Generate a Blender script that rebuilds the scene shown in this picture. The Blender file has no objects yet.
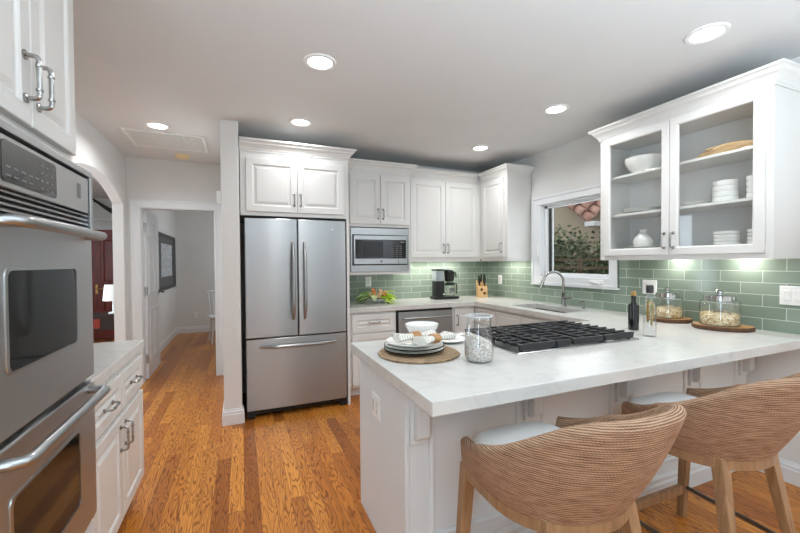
import bpy, bmesh, math, random
from math import sin, cos, pi, radians, sqrt
from mathutils import Vector, Matrix
random.seed(7)
S = bpy.context.scene
COL = S.collection

# ------------------------------------------------------------------ camera
F_PX, YAW, PITCH, ROLL, V0, EYE = 378.5, .3972, -.0164, -.0075, 268.38, 1.3681
cd = bpy.data.cameras.new('camera'); cam = bpy.data.objects.new('camera', cd); COL.objects.link(cam)
fw = Vector((sin(YAW), cos(YAW), 0)); rt = Vector((cos(YAW), -sin(YAW), 0)); up = Vector((0, 0, 1))
f2 = fw*cos(PITCH) + up*sin(PITCH); u2 = -fw*sin(PITCH) + up*cos(PITCH)
r3 = rt*cos(ROLL) + u2*sin(ROLL); u3 = -rt*sin(ROLL) + u2*cos(ROLL)
m = Matrix((r3, u3, -f2)).transposed().to_4x4(); m.translation = Vector((0, 0, EYE))
cam.matrix_world = m
cd.sensor_fit = 'HORIZONTAL'; cd.sensor_width = 36; cd.lens = F_PX/800*36
cd.shift_y = (V0-266.5)/800; cd.clip_start = .05
S.camera = cam
# ------------------------------------------------------------------ world, light, exposure
S.view_settings.view_transform = 'Standard'; S.view_settings.look = 'None'
S.view_settings.gamma = 1; S.view_settings.use_curve_mapping = False
S.view_settings.exposure = -0.07
S.cycles.use_denoising = True
S.cycles.max_bounces = 10; S.cycles.diffuse_bounces = 5; S.cycles.transparent_max_bounces = 24
S.cycles.caustics_reflective = False; S.cycles.caustics_refractive = False
S.cycles.sample_clamp_indirect = 6
W = bpy.data.worlds.new('World'); S.world = W; W.use_nodes = True
bgn = W.node_tree.nodes['Background']; bgn.inputs[0].default_value = (.95, .97, 1, 1); bgn.inputs[1].default_value = 1.7

def area(name, loc, direction, sx, sy, power, col=(1, 1, 1), spread=None, shape='RECTANGLE'):
    l = bpy.data.lights.new(name, 'AREA'); l.shape = shape; l.size = sx; l.size_y = sy; l.energy = power; l.color = col
    if spread: l.spread = spread
    o = bpy.data.objects.new(name, l); COL.objects.link(o); o.location = loc
    o.rotation_euler = Vector(direction).to_track_quat('-Z', 'Y').to_euler()
    return o
area('rear_fill', (0.9, -2.85, 1.45), (0, 1, .12), 3.2, 2.1, 7, (.62, .82, 1))  # unseen fill added behind the camera; the rear wall has no window
area('ceiling_bounce_fill', (.75, -.85, 1.5), (0, .02, 1), 3.3, 1.8, 165, (.71, .87, 1))  # unseen uplight added behind the camera to brighten the ceiling
area('assumed_side_fill', (3.02, -1.05, 1.3), (-1, .05, 0), 1.9, 2.0, 11, (.80, .90, 1))  # unseen fill for daylight assumed from the right; the wall has no window here
area('left_fill', (-1.10, -1.0, 1.35), (1, .75, .15), .6, 1.9, 24, (.60, .80, 1))  # fill added for the peninsula end panel; left wall is solid here
area('daylight_sink_window', (3.30, 2.86, 1.62), (-1, -.1, -.1), .75, .75, 3, (.93, .97, 1))
area('hall_room_fill', (.6, 7.2, 1.6), (-1, 0, -.1), 1.2, 1.2, 14, (.88, .95, 1))  # unseen area light added to brighten the hall room; no window built there
area('entry_fill', (-3.6, 3.3, 1.5), (1, .30, .12), 1.3, 1.8, 24, (.76, .89, 1))  # unseen fill added to brighten the hall through the arch
area('arch_fill', (-2.6, 5.5, 1.5), (1, -.75, .12), 1.6, 1.6, 60, (.74, .88, 1))  # added beyond the arch to lift the end panel and hall

# ------------------------------------------------------------------ materials
def s2l(c): return tuple((x/255/12.92 if x/255 <= .04045 else ((x/255+.055)/1.055)**2.4) for x in c)
class N:
    def __init__(s, name):
        s.m = bpy.data.materials.new(name); s.m.use_nodes = True; s.t = s.m.node_tree
        s.b = s.t.nodes['Principled BSDF']; s.out = s.t.nodes['Material Output']
    def n(s, typ, **kw):
        x = s.t.nodes.new(typ)
        for k, v in kw.items():
            if k.startswith('i_'):
                k = k[2:]; k = int(k) if k.isdigit() else k.replace('_', ' ')
                x.inputs[k].default_value = v
            else: setattr(x, k, v)
        return x
    def l(s, a, b): s.t.links.new(a, b)
    def ramp(s, fac, stops):
        r = s.n('ShaderNodeValToRGB'); e = r.color_ramp.elements
        while len(e) < len(stops): e.new(.5)
        for q, (p, c) in zip(e, stops): q.position = p; q.color = (*c, 1)
        s.l(fac, r.inputs[0]); return r.outputs[0]
    def math(s, op, a, b=None):
        x = s.n('ShaderNodeMath', operation=op)
        for i, v in enumerate((a, b)):
            if v is None: continue
            if isinstance(v, (int, float)): x.inputs[i].default_value = v
            else: s.l(v, x.inputs[i])
        return x.outputs[0]
    def coords(s, kind='Object', scale=(1, 1, 1), loc=(0, 0, 0)):
        tc = s.n('ShaderNodeTexCoord'); mp = s.n('ShaderNodeMapping'); mp.inputs['Scale'].default_value = scale
        mp.inputs['Location'].default_value = loc
        s.l(tc.outputs[kind], mp.inputs[0]); return mp.outputs[0]
    def noise(s, vec, scale, detail=4, rough=.55, dist=0):
        x = s.n('ShaderNodeTexNoise'); x.inputs['Scale'].default_value = scale; x.inputs['Detail'].default_value = detail
        x.inputs['Roughness'].default_value = rough; x.inputs['Distortion'].default_value = dist
        s.l(vec, x.inputs['Vector']); return x.outputs['Fac']
    def bump(s, h, strength=.2, dist=.002):
        x = s.n('ShaderNodeBump'); x.inputs['Strength'].default_value = strength; x.inputs['Distance'].default_value = dist
        s.l(h, x.inputs['Height']); s.l(x.outputs[0], s.b.inputs['Normal'])
    def set(s, **kw):
        for k, v in kw.items():
            k = k.replace('_', ' ')
            s.b.inputs[k].default_value = (*v, 1) if isinstance(v, tuple) and len(v) == 3 else v
        return s

def paint(name, rgb, rough=.5, var=.03, bumps=.03, scale=40):
    k = N(name); c = s2l(rgb); v = k.coords()
    f = k.noise(v, 3, 3)
    k.l(k.ramp(f, [(.3, tuple(x*(1-var) for x in c)), (.7, tuple(min(1, x*(1+var)) for x in c))]), k.b.inputs['Base Color'])
    k.set(Roughness=rough); k.bump(k.noise(v, scale, 3), bumps, .003); return k.m
def plain(name, rgb, rough=.5, metal=0, spec=.5, coat=0):
    k = N(name); c = s2l(rgb); f = k.noise(k.coords(), 25, 2)
    k.l(k.ramp(f, [(.3, tuple(x*.95 for x in c)), (.7, tuple(min(1, x*1.04) for x in c))]), k.b.inputs['Base Color'])
    k.set(Roughness=rough, Metallic=metal, Specular_IOR_Level=spec, Coat_Weight=coat); return k.m
M = {}
M['wall'] = paint('wall_paint', (222, 221, 218), .7, .015, .05, 120)
M['ceil'] = paint('ceiling_paint', (220, 220, 219), .8, .012, .05, 120)
M['white'] = paint('cabinet_white', (219, 217, 213), .33, .01, .01)
M['trim'] = paint('trim_white', (226, 228, 229), .4, .01, .01)
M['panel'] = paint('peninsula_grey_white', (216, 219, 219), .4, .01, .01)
M['inner'] = paint('cabinet_inside_grey', (226, 225, 224), .6, .02, .02)
def quartz():
    k = N('white_quartz'); v = k.coords()
    d = k.noise(v, 2.2, 6, .6, 1.6); vein = k.math('ABSOLUTE', k.math('SUBTRACT', d, .5))
    c1 = k.ramp(vein, [(.0, s2l((196, 194, 189))), (.02, s2l((203, 201, 196))), (.08, s2l((205, 203, 198)))])
    k.l(c1, k.b.inputs['Base Color']); k.set(Roughness=.2, Specular_IOR_Level=.4); return k.m
M['quartz'] = quartz()
def steel(name, rgb=(171, 173, 173), rough=.24, axis='Z', streak=.06):
    k = N(name); sc = {'Z': (160, 160, 1.2), 'X': (1.2, 160, 160), 'Y': (160, 1.2, 160)}[axis]
    f = k.noise(k.coords(scale=sc), 3, 3); c = s2l(rgb)
    k.l(k.ramp(f, [(.3, tuple(x*.97 for x in c)), (.7, tuple(x*1.02 for x in c))]), k.b.inputs['Base Color'])
    r = k.n('ShaderNodeMapRange', i_3=rough-streak/2, i_4=rough+streak/2); k.l(f, r.inputs[0])
    k.l(r.outputs[0], k.b.inputs['Roughness']); k.set(Metallic=1.0)
    if axis == 'Z':
        tg = k.n('ShaderNodeTangent', direction_type='RADIAL', axis='Z'); k.l(tg.outputs[0], k.b.inputs['Tangent']); k.set(Anisotropic=.8, Anisotropic_Rotation=.25)
    return k.m
M['steel'] = steel('brushed_steel_vertical', rough=.33); M['steelh'] = steel('brushed_steel_along_y', axis='Y'); M['steelx'] = steel('brushed_steel_along_x', axis='X', rough=.3)
M['nickel'] = plain('satin_nickel', (172, 171, 168), .24, 1)
M['chrome'] = plain('chrome', (205, 205, 205), .1, 1)
M['dsteel'] = plain('dark_steel', (120, 118, 114), .35, 1)
M['palemetal'] = plain('pale_metal_bowl', (196, 196, 194), .3, .3)
M['rimshine'] = plain('pale_rim_highlight', (206, 212, 212), .1)  # glass rim highlight painted as an opaque pale colour
M['ovensteel'] = steel('oven_brushed_steel', rgb=(186, 186, 185), rough=.36)
M['shadesteel'] = plain('shaded_sink_steel', (58, 54, 50), .35, .5)  # deep shade inside the basins is put into this steel colour
M['black'] = plain('black_plastic', (22, 22, 23), .35)
M['iron'] = plain('cast_iron', (34, 34, 35), .5)
M['bglass'] = plain('black_glass', (20, 20, 21), .06, 0, .6)
M['ovenglass'] = plain('oven_window_glass', (30, 30, 29), .06, 0, .3)
M['ceramic'] = plain('white_ceramic', (238, 237, 233), .2, 0, .5, .3)
M['darkrim'] = plain('dark_glaze', (14, 14, 17), .6, 0, .2)
M['plate'] = plain('white_plastic_plate', (238, 238, 235), .35)
M['slot'] = plain('grey_slot', (120, 120, 118), .5)
M['brass'] = plain('aged_brass', (165, 130, 80), .3, 1)
M['cream'] = plain('cream_plastic', (236, 216, 168), .5)
def thin_glass(name, tint=(1, 1, 1), refl=1.0):
    k = N(name); k.t.nodes.remove(k.b)
    tr = k.n('ShaderNodeBsdfTransparent'); tr.inputs[0].default_value = (*tint, 1)
    gl = k.n('ShaderNodeBsdfGlossy'); gl.inputs['Roughness'].default_value = .03
    lw = k.n('ShaderNodeLayerWeight'); lw.inputs[0].default_value = .5
    fac = k.math('ADD', k.math('MULTIPLY', k.math('POWER', lw.outputs['Facing'], 4.0), .55*refl), .035*refl)
    mx = k.n('ShaderNodeMixShader'); k.l(fac, mx.inputs[0])
    k.l(tr.outputs[0], mx.inputs[1]); k.l(gl.outputs[0], mx.inputs[2]); k.l(mx.outputs[0], k.out.inputs[0]); return k.m
M['glass'] = thin_glass('clear_glass', (.985, .99, .985), 1.0)
M['jar'] = thin_glass('jar_glass', (.985, .988, .985), 1.7)
M['tank'] = plain('clear_grey_tank', (158, 166, 168), .12)
M['pane'] = thin_glass('window_glass', (.93, .95, .95), .7)
def emit(name, rgb, st):
    k = N(name); k.set(Emission_Color=rgb, Emission_Strength=st, Base_Color=(1, 1, 1)); return k.m
M['lamp'] = emit('lamp_diffuser', (1, .98, .95), 9)
M['strip'] = emit('light_strip', (1, .96, .88), 3)

def floor_mat():
    k = N('oak_floor'); tc = k.n('ShaderNodeTexCoord'); sp = k.n('ShaderNodeSeparateXYZ'); k.l(tc.outputs['Object'], sp.inputs[0])
    X, Y = sp.outputs[0], sp.outputs[1]; PW = .083
    ix = k.math('FLOOR', k.math('DIVIDE', X, PW))
    w1 = k.n('ShaderNodeTexWhiteNoise', noise_dimensions='1D'); k.l(ix, w1.inputs['W'])
    yy = k.math('ADD', Y, k.math('MULTIPLY', w1.outputs['Value'], 7.3))
    iy = k.math('FLOOR', k.math('DIVIDE', yy, 1.15))
    cb = k.n('ShaderNodeCombineXYZ'); k.l(ix, cb.inputs[0]); k.l(iy, cb.inputs[1])
    w2 = k.n('ShaderNodeTexWhiteNoise', noise_dimensions='2D'); k.l(cb.outputs[0], w2.inputs['Vector'])
    rnd = w2.outputs['Value']
    # grain coords: shift every plank
    cg = k.n('ShaderNodeCombineXYZ')
    k.l(k.math('MULTIPLY', X, 11), cg.inputs[0]); k.l(k.math('ADD', k.math('MULTIPLY', Y, 1.25), k.math('MULTIPLY', rnd, 31)), cg.inputs[1]); k.l(k.math('MULTIPLY', rnd, 17), cg.inputs[2])
    n1 = k.noise(cg.outputs[0], 1.5, 2, .45)
    rings = k.math('ADD', k.math('MULTIPLY', k.math('SINE', k.math('MULTIPLY', n1, 100)), .5), .5)
    cf = k.n('ShaderNodeCombineXYZ'); k.l(k.math('MULTIPLY', X, 300), cf.inputs[0]); k.l(k.math('MULTIPLY', Y, 9), cf.inputs[1]); k.l(rnd, cf.inputs[2])
    fine = k.noise(cf.outputs[0], 1, 3, .6)
    base = k.ramp(rnd, [(0, s2l((156, 90, 30))), (.25, s2l((192, 118, 44))), (.7, s2l((216, 144, 62))), (1, s2l((172, 102, 38)))])
    g = k.ramp(rings, [(0, (.50, .40, .32)), (.2, (.84, .79, .74)), (.5, (1, 1, 1)), (1, (1.05, 1.05, 1.05))])
    g2 = k.ramp(fine, [(.3, (.78, .75, .72)), (.6, (1.05, 1.05, 1.05))])
    m1 = k.n('ShaderNodeMix', data_type='RGBA', blend_type='MULTIPLY'); m1.inputs[0].default_value = 1.0; k.l(base, m1.inputs[6]); k.l(g, m1.inputs[7])
    m2 = k.n('ShaderNodeMix', data_type='RGBA', blend_type='MULTIPLY'); m2.inputs[0].default_value = .8; k.l(m1.outputs[2], m2.inputs[6]); k.l(g2, m2.inputs[7])
    fx = k.math('ABSOLUTE', k.math('SUBTRACT', k.math('FRACT', k.math('DIVIDE', X, PW)), .5))
    fy = k.math('ABSOLUTE', k.math('SUBTRACT', k.math('FRACT', k.math('DIVIDE', yy, 1.15)), .5))
    seam = k.math('MAXIMUM', k.math('GREATER_THAN', fx, .489), k.math('GREATER_THAN', fy, .4988))
    m3 = k.n('ShaderNodeMix', data_type='RGBA', blend_type='MIX'); k.l(k.math('MULTIPLY', seam, .75), m3.inputs[0]); k.l(m2.outputs[2], m3.inputs[6]); m3.inputs[7].default_value = (*s2l((70, 36, 14)), 1)
    k.l(m3.outputs[2], k.b.inputs['Base Color']); k.set(Roughness=.3, Specular_IOR_Level=.42)
    k.bump(k.math('SUBTRACT', k.math('MULTIPLY', fine, .2), seam), .25, .0012); return k.m
M['floor'] = floor_mat()
def tile(name, horiz, j0, z0=.914):
    k = N(name); tc = k.n('ShaderNodeTexCoord'); sp = k.n('ShaderNodeSeparateXYZ'); k.l(tc.outputs['Object'], sp.inputs[0])
    cb = k.n('ShaderNodeCombineXYZ'); k.l(k.math('ADD', k.math('SUBTRACT', sp.outputs[horiz], j0), 23.23), cb.inputs[0]); k.l(k.math('SUBTRACT', sp.outputs[2], z0), cb.inputs[1])
    br = k.n('ShaderNodeTexBrick', offset=.5, offset_frequency=2); k.l(cb.outputs[0], br.inputs['Vector'])
    for a, b in (('Scale', 1), ('Mortar Size', .0019), ('Mortar Smooth', .15), ('Brick Width', .2323), ('Row Height', .0762), ('Bias', 0)): br.inputs[a].default_value = b
    br.inputs['Color1'].default_value = (*s2l((126, 142, 127)), 1); br.inputs['Color2'].default_value = (*s2l((142, 156, 142)), 1); br.inputs['Mortar'].default_value = (*s2l((206, 210, 200)), 1)
    k.l(br.outputs['Color'], k.b.inputs['Base Color'])
    r = k.n('ShaderNodeMapRange', i_3=.1, i_4=.7); k.l(br.outputs['Fac'], r.inputs[0]); k.l(r.outputs[0], k.b.inputs['Roughness'])
    wob = k.noise(k.coords(), 14, 2)
    k.bump(k.math('ADD', k.math('MULTIPLY', br.outputs['Fac'], -1.0), k.math('MULTIPLY', wob, .5)), .3, .002)
    k.set(Specular_IOR_Level=.6); return k.m
M['tileR'] = tile('green_glass_tile_side', 1, 1.2198); M['tileB'] = tile('green_glass_tile_back', 0, .1)
def wood(name, dark, light, scale=1, axis=2, rough=.45):
    k = N(name); sc = [14, 14, 14]; sc[axis] = 1.1
    f = k.noise(k.coords(scale=tuple(x*scale for x in sc)), 3, 5, .6, .6)
    k.l(k.ramp(f, [(.3, s2l(dark)), (.7, s2l(light))]), k.b.inputs['Base Color']); k.set(Roughness=rough); k.bump(f, .12, .001); return k.m
M['stoolwood'] = wood('pale_oak', (128, 94, 64), (170, 134, 98))
M['board'] = wood('light_bread_board', (186, 148, 102), (226, 196, 152), 1.2, 1)
M['blockwood'] = wood('knife_block_wood', (180, 138, 88), (214, 178, 124), 1.5, 2)
M['ringwood'] = wood('napkin_ring_wood', (150, 104, 60), (196, 148, 96), 3, 0)
M['slice'] = wood('log_slice_top', (150, 105, 62), (196, 150, 98), 1.3, 0)
M['bark'] = wood('bark', (58, 36, 22), (104, 70, 42), 4, 2, .8)
M['redwood'] = wood('mahogany', (98, 28, 18), (146, 50, 34), 1, 2, .3)
M['darkwood'] = wood('espresso_wood', (24, 16, 13), (44, 30, 22), 1, 0, .35)
def rope():
    k = N('woven_rope'); tc = k.n('ShaderNodeTexCoord'); sp = k.n('ShaderNodeSeparateXYZ'); k.l(tc.outputs['UV'], sp.inputs[0])
    U, V = sp.outputs[0], sp.outputs[1]
    cn = k.n('ShaderNodeCombineXYZ'); k.l(k.math('MULTIPLY', U, 5), cn.inputs[0]); k.l(k.math('MULTIPLY', V, 22), cn.inputs[1])
    wob = k.noise(cn.outputs[0], 1, 3)
    vv = k.math('ADD', V, k.math('MULTIPLY', wob, .012))
    row = k.math('MULTIPLY', vv, 1/.0075)
    band = k.math('ABSOLUTE', k.math('SINE', k.math('MULTIPLY', row, pi)))
    ir = k.math('FLOOR', row); w = k.n('ShaderNodeTexWhiteNoise', noise_dimensions='1D'); k.l(ir, w.inputs['W'])
    tw = k.math('ABSOLUTE', k.math('SINE', k.math('ADD', k.math('MULTIPLY', U, 300), k.math('ADD', k.math('MULTIPLY', row, 3.4), k.math('MULTIPLY', w.outputs['Value'], 9)))))
    cs = k.n('ShaderNodeCombineXYZ'); k.l(k.math('MULTIPLY', U, 9), cs.inputs[0]); k.l(k.math('MULTIPLY', row, .45), cs.inputs[1])
    lng = k.noise(cs.outputs[0], 1.3, 4, .7)
    h = k.math('MULTIPLY', band, k.math('ADD', k.math('MULTIPLY', tw, .4), .6))
    h = k.math('ADD', h, k.math('MULTIPLY', lng, 1.5))
    colr = k.ramp(k.math('MULTIPLY', h, .5), [(.22, s2l((70, 46, 32))), (.5, s2l((132, 98, 74))), (.85, s2l((198, 164, 136)))])
    k.l(colr, k.b.inputs['Base Color']); k.set(Roughness=.8, Specular_IOR_Level=.2); k.bump(h, .8, .003); return k.m
M['rope'] = rope()
def fabric(name, rgb, sc=350):
    k = N(name); c = s2l(rgb); f = k.noise(k.coords(), sc, 2)
    k.l(k.ramp(f, [(.35, tuple(x*.88 for x in c)), (.65, c)]), k.b.inputs['Base Color']); k.set(Roughness=.9, Specular_IOR_Level=.2); k.bump(f, .3, .001); return k.m
M['cushion'] = fabric('light_grey_cushion', (242, 241, 238))
def stripes():
    k = N('striped_linen'); v = k.coords(); sp = k.n('ShaderNodeSeparateXYZ'); k.l(v, sp.inputs[0])
    f = k.math('FRACT', k.math('MULTIPLY', sp.outputs[0], 70)); s = k.math('GREATER_THAN', f, .87)
    mx = k.n('ShaderNodeMix', data_type='RGBA'); k.l(s, mx.inputs[0]); mx.inputs[6].default_value = (*s2l((226, 222, 212)), 1); mx.inputs[7].default_value = (*s2l((70, 70, 72)), 1)
    k.l(mx.outputs[2], k.b.inputs['Base Color']); k.set(Roughness=.9); k.bump(k.noise(v, 300, 2), .3, .001); return k.m
M['napkin'] = stripes()
def woven():
    k = N('seagrass_mat'); v = k.coords(); sp = k.n('ShaderNodeSeparateXYZ'); k.l(v, sp.inputs[0])
    r = k.math('SQRT', k.math('ADD', k.math('MULTIPLY', sp.outputs[0], sp.outputs[0]), k.math('MULTIPLY', sp.outputs[1], sp.outputs[1])))
    w = k.math('ABSOLUTE', k.math('SINE', k.math('MULTIPLY', r, 330))); nz = k.noise(v, 45, 4)
    h = k.math('ADD', k.math('MULTIPLY', w, .6), k.math('MULTIPLY', nz, .9))
    k.l(k.ramp(h, [(.4, s2l((84, 62, 42))), (.65, s2l((138, 112, 84))), (1, s2l((180, 154, 122)))]), k.b.inputs['Base Color']); k.set(Roughness=.85); k.bump(h, .7, .002); return k.m
M['mat'] = woven()
def granules(name, dark, mid, light, sc=160):
    k = N(name); v = k.coords(); vo = k.n('ShaderNodeTexVoronoi'); vo.inputs['Scale'].default_value = sc; k.l(v, vo.inputs['Vector'])
    sp = k.n('ShaderNodeSeparateColor'); k.l(vo.outputs['Color'], sp.inputs[0])
    k.l(k.ramp(sp.outputs[0], [(0, s2l(dark)), (.4, s2l(mid)), (.9, s2l(light))]), k.b.inputs['Base Color']); k.set(Roughness=.7)
    k.bump(k.math('MULTIPLY', vo.outputs['Distance'], -1), .9, .004); return k.m
M['beads'] = granules('pale_beads', (176, 166, 154), (218, 211, 203), (240, 236, 230), 170)
M['cereal'] = granules('oat_flakes', (176, 138, 88), (218, 190, 140), (240, 224, 188), 90)
M['dark_oil'] = plain('dark_bottle_glass', (18, 18, 17), .08, 0, .6)
M['cork'] = plain('cork', (176, 136, 78), .8)
M['olive'] = granules('pickled_peppers', (96, 98, 30), (148, 140, 58), (176, 120, 52), 60)
M['leafy'] = plain('lime_leaf', (204, 230, 84), .5); M['leafd'] = plain('green_leaf', (134, 186, 70), .5); M['leafp'] = plain('pale_leaf', (214, 228, 170), .5)
M['peach'] = plain('peach_petal', (252, 218, 178), .6); M['orange'] = plain('orange_petal', (238, 160, 96), .6)
M['stucco'] = paint('neighbour_stucco', (172, 158, 138), .9, .06, .3, 60)
def clay():
    k = N('clay_roof_tile'); f = k.noise(k.coords(), 4, 3)
    k.l(k.ramp(f, [(.35, s2l((160, 112, 98))), (.65, s2l((198, 158, 144)))]), k.b.inputs['Base Color']); k.set(Roughness=.9); return k.m
M['clay'] = clay()
M['hedge'] = granules('hedge_leaf', (48, 62, 36), (80, 98, 60), (140, 154, 110), 9); M['soil'] = paint('soil', (96, 84, 66), .95, .2, .3, 10)
M['fencew'] = wood('fence_wood', (92, 76, 56), (130, 110, 84), 1, 1, .8)
M['mount'] = plain('picture_mount', (206, 210, 212), .5); M['shade'] = plain('white_lamp_shade', (236, 234, 228), .8)
def art():
    k = N('line_drawing'); f = k.noise(k.coords(), 7, 5, .7, 1.5); e = k.math('ABSOLUTE', k.math('SUBTRACT', f, .5))
    k.l(k.ramp(e, [(0, s2l((96, 104, 112))), (.03, s2l((190, 196, 200))), (.1, s2l((206, 210, 212)))]), k.b.inputs['Base Color']); k.set(Roughness=.4); return k.m
M['art'] = art()

# ------------------------------------------------------------------ mesh helpers
class B:
    def __init__(s): s.b = bmesh.new(); s.uvs = None
    def face(s, pts):
        try: return s.b.faces.new([s.b.verts.new(p) for p in pts])
        except ValueError: return None
    def box(s, x0, x1, y0, y1, z0, z1):
        v = [s.b.verts.new((x, y, z)) for x in (x0, x1) for y in (y0, y1) for z in (z0, z1)]
        for f in ((0, 1, 3, 2), (4, 6, 7, 5), (0, 4, 5, 1), (2, 3, 7, 6), (0, 2, 6, 4), (1, 5, 7, 3)): s.b.faces.new([v[i] for i in f])
        return s
    def rings(s, rings, cap0=True, cap1=True, closed=True):
        R = [[s.b.verts.new(p) for p in r] for r in rings]; n = len(R[0])
        for a, b in zip(R, R[1:]):
            for i in range(n if closed else n-1):
                j = (i+1) % n
                try: s.b.faces.new((a[i], a[j], b[j], b[i]))
                except ValueError: pass
        if cap0: s.b.faces.new(list(reversed(R[0])))
        if cap1: s.b.faces.new(R[-1])
        return s
    def lathe(s, prof, c=(0, 0), n=32, cap0=True, cap1=True, sx=1, sy=1):
        return s.rings([[(c[0]+r*sx*cos(2*pi*i/n), c[1]+r*sy*sin(2*pi*i/n), z) for i in range(n)] for r, z in prof], cap0, cap1)
    def cyl(s, p0, p1, r0, r1=None, n=16): return s.tube([p0, p1], [r0, r0 if r1 is None else r1], n)
    def tube(s, pts, r, n=10, flat=1.0):
        P = [Vector(p) for p in pts]; R = r if isinstance(r, (list, tuple)) else [r]*len(P)
        T = [(P[min(i+1, len(P)-1)]-P[max(i-1, 0)]).normalized() for i in range(len(P))]
        a = Vector((0, 0, 1)) if abs(T[0].z) < .9 else Vector((1, 0, 0))
        nrm = (a - T[0]*a.dot(T[0])).normalized(); out = []
        for p, t, q in zip(P, T, R):
            nrm = (nrm - t*nrm.dot(t)).normalized(); bn = t.cross(nrm)
            out.append([p + nrm*(q*flat*cos(2*pi*i/n)) + bn*(q*sin(2*pi*i/n)) for i in range(n)])
        return s.rings(out)
    def bar(s, p0, p1, w0, w1=None, d0=None, d1=None):   # tapered rectangular leg
        w1 = w1 or w0; d0 = d0 or w0; d1 = d1 or w1
        return s.rings([[(p[0]+a*w/2, p[1]+b*d/2, p[2]) for a, b in ((-1, -1), (1, -1), (1, 1), (-1, 1))] for p, w, d in ((p0, w0, d0), (p1, w1, d1))])
    def prism(s, poly, axis, a0, a1):
        def mk(p, a): return {0: (a, p[0], p[1]), 1: (p[0], a, p[1]), 2: (p[0], p[1], a)}[axis]
        return s.rings([[mk(p, a0) for p in poly], [mk(p, a1) for p in poly]])
    def sphere(s, c, r, n=12, sc=(1, 1, 1)):
        k = n//2
        return s.rings([[(c[0]+r*sc[0]*sin(pi*(j+.02)/(k+.04))*cos(2*pi*i/n), c[1]+r*sc[1]*sin(pi*(j+.02)/(k+.04))*sin(2*pi*i/n), c[2]-r*sc[2]*cos(pi*(j+.02)/(k+.04))) for i in range(n)] for j in range(k+1)])
    def done(s, name, mat, parent=None, smooth=True, bevel=0, solid=0, angle=35, segs=2):
        bmesh.ops.remove_doubles(s.b, verts=s.b.verts, dist=1e-6)
        bmesh.ops.recalc_face_normals(s.b, faces=s.b.faces)
        me = bpy.data.meshes.new(name); s.b.to_mesh(me); s.b.free()
        me.materials.append(M[mat])
        if smooth:
            me.shade_smooth(); me.set_sharp_from_angle(angle=radians(angle))
        o = bpy.data.objects.new(name, me); COL.objects.link(o)
        if parent is not None: o.parent = parent
        if bevel:
            md = o.modifiers.new('bevel', 'BEVEL'); md.width = bevel; md.segments = segs; md.limit_method = 'ANGLE'; md.angle_limit = radians(40)
            md.harden_normals = False
        if solid:
            md = o.modifiers.new('solid', 'SOLIDIFY'); md.thickness = solid
        return o
def tag(o, label, cat, group=None, kind=None):
    if label: o['label'] = label
    if cat: o['category'] = cat
    if group: o['group'] = group
    if kind: o['kind'] = kind
    return o
def thing(name, label, cat, loc=(0, 0, 0), rz=0, group=None):
    o = bpy.data.objects.new(name, None); COL.objects.link(o); o.location = loc; o.rotation_euler = (0, 0, rz); o.empty_display_size = .1
    return tag(o, label, cat, group)
def struct(o): o['kind'] = 'structure'; return o
def dup(root, loc, rz=0, label=None, group=None):
    def cp(o, par):
        c = o.copy(); COL.objects.link(c)
        if par is not None: c.parent = par
        for ch in list(o.children): cp(ch, c)
        return c
    r = cp(root, None); r.location = loc; r.rotation_euler = (0, 0, rz)
    if label: r['label'] = label
    if group: r['group'] = group
    return r
def fillet(pts, rad, n=5):
    P = [Vector(p) for p in pts]; out = [P[0]]
    for a, b, c in zip(P, P[1:], P[2:]):
        d1 = (a-b).normalized(); d2 = (c-b).normalized(); s, e = b+d1*rad, b+d2*rad
        for i in range(n+1):
            t = i/n; out.append(s*(1-t)**2 + b*2*t*(1-t) + e*t*t)
    out.append(P[-1]); return out
def pull(parent, p0, p1, out, r=.005, stand=.032, mat='nickel', name='handle'):
    p0, p1, o = Vector(p0), Vector(p1), Vector(out)
    b = B(); b.tube(fillet([p0, p0+o*stand, p1+o*stand, p1], .014), r, 10)
    d = (p1-p0).normalized()
    for p in (p0, p1):
        b.tube([p, p+o*.004, p+o*.007], [r*2.1, r*2.1, r*1.2], 12)
    for q in (p0+o*stand+d*.026, p1+o*stand-d*.026): b.tube([q-d*.003, q+d*.003], r*1.35, 10)
    return b.done(name, mat, parent)
def rect_ring(x0, x1, z0, z1, ins, y): return [(x0+ins, y, z0+ins), (x1-ins, y, z0+ins), (x1-ins, y, z1-ins), (x0+ins, y, z1-ins)]
def panel_front(parent, name, x0, x1, z0, z1, y=0, stile=.058, mat='white', raised=True):
    """a raised-panel door or drawer front; its face looks to local -y, back at y"""
    b = B(); seq = [(0, 0), (0, -.017), (.003, -.020)]
    if raised and min(x1-x0, z1-z0) > 2*stile+.06: seq += [(stile-.006, -.020), (stile, -.0165), (stile+.004, -.011), (stile+.014, -.011), (stile+.032, -.018), (stile+.036, -.0185)]
    elif raised: seq += [(.022, -.020), (.026, -.0165), (.034, -.0165), (.040, -.0195)]
    b.rings([rect_ring(x0, x1, z0, z1, i, y+d) for i, d in seq])
    return b.done(name, mat, parent, smooth=False, bevel=.0012, segs=1)
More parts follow.
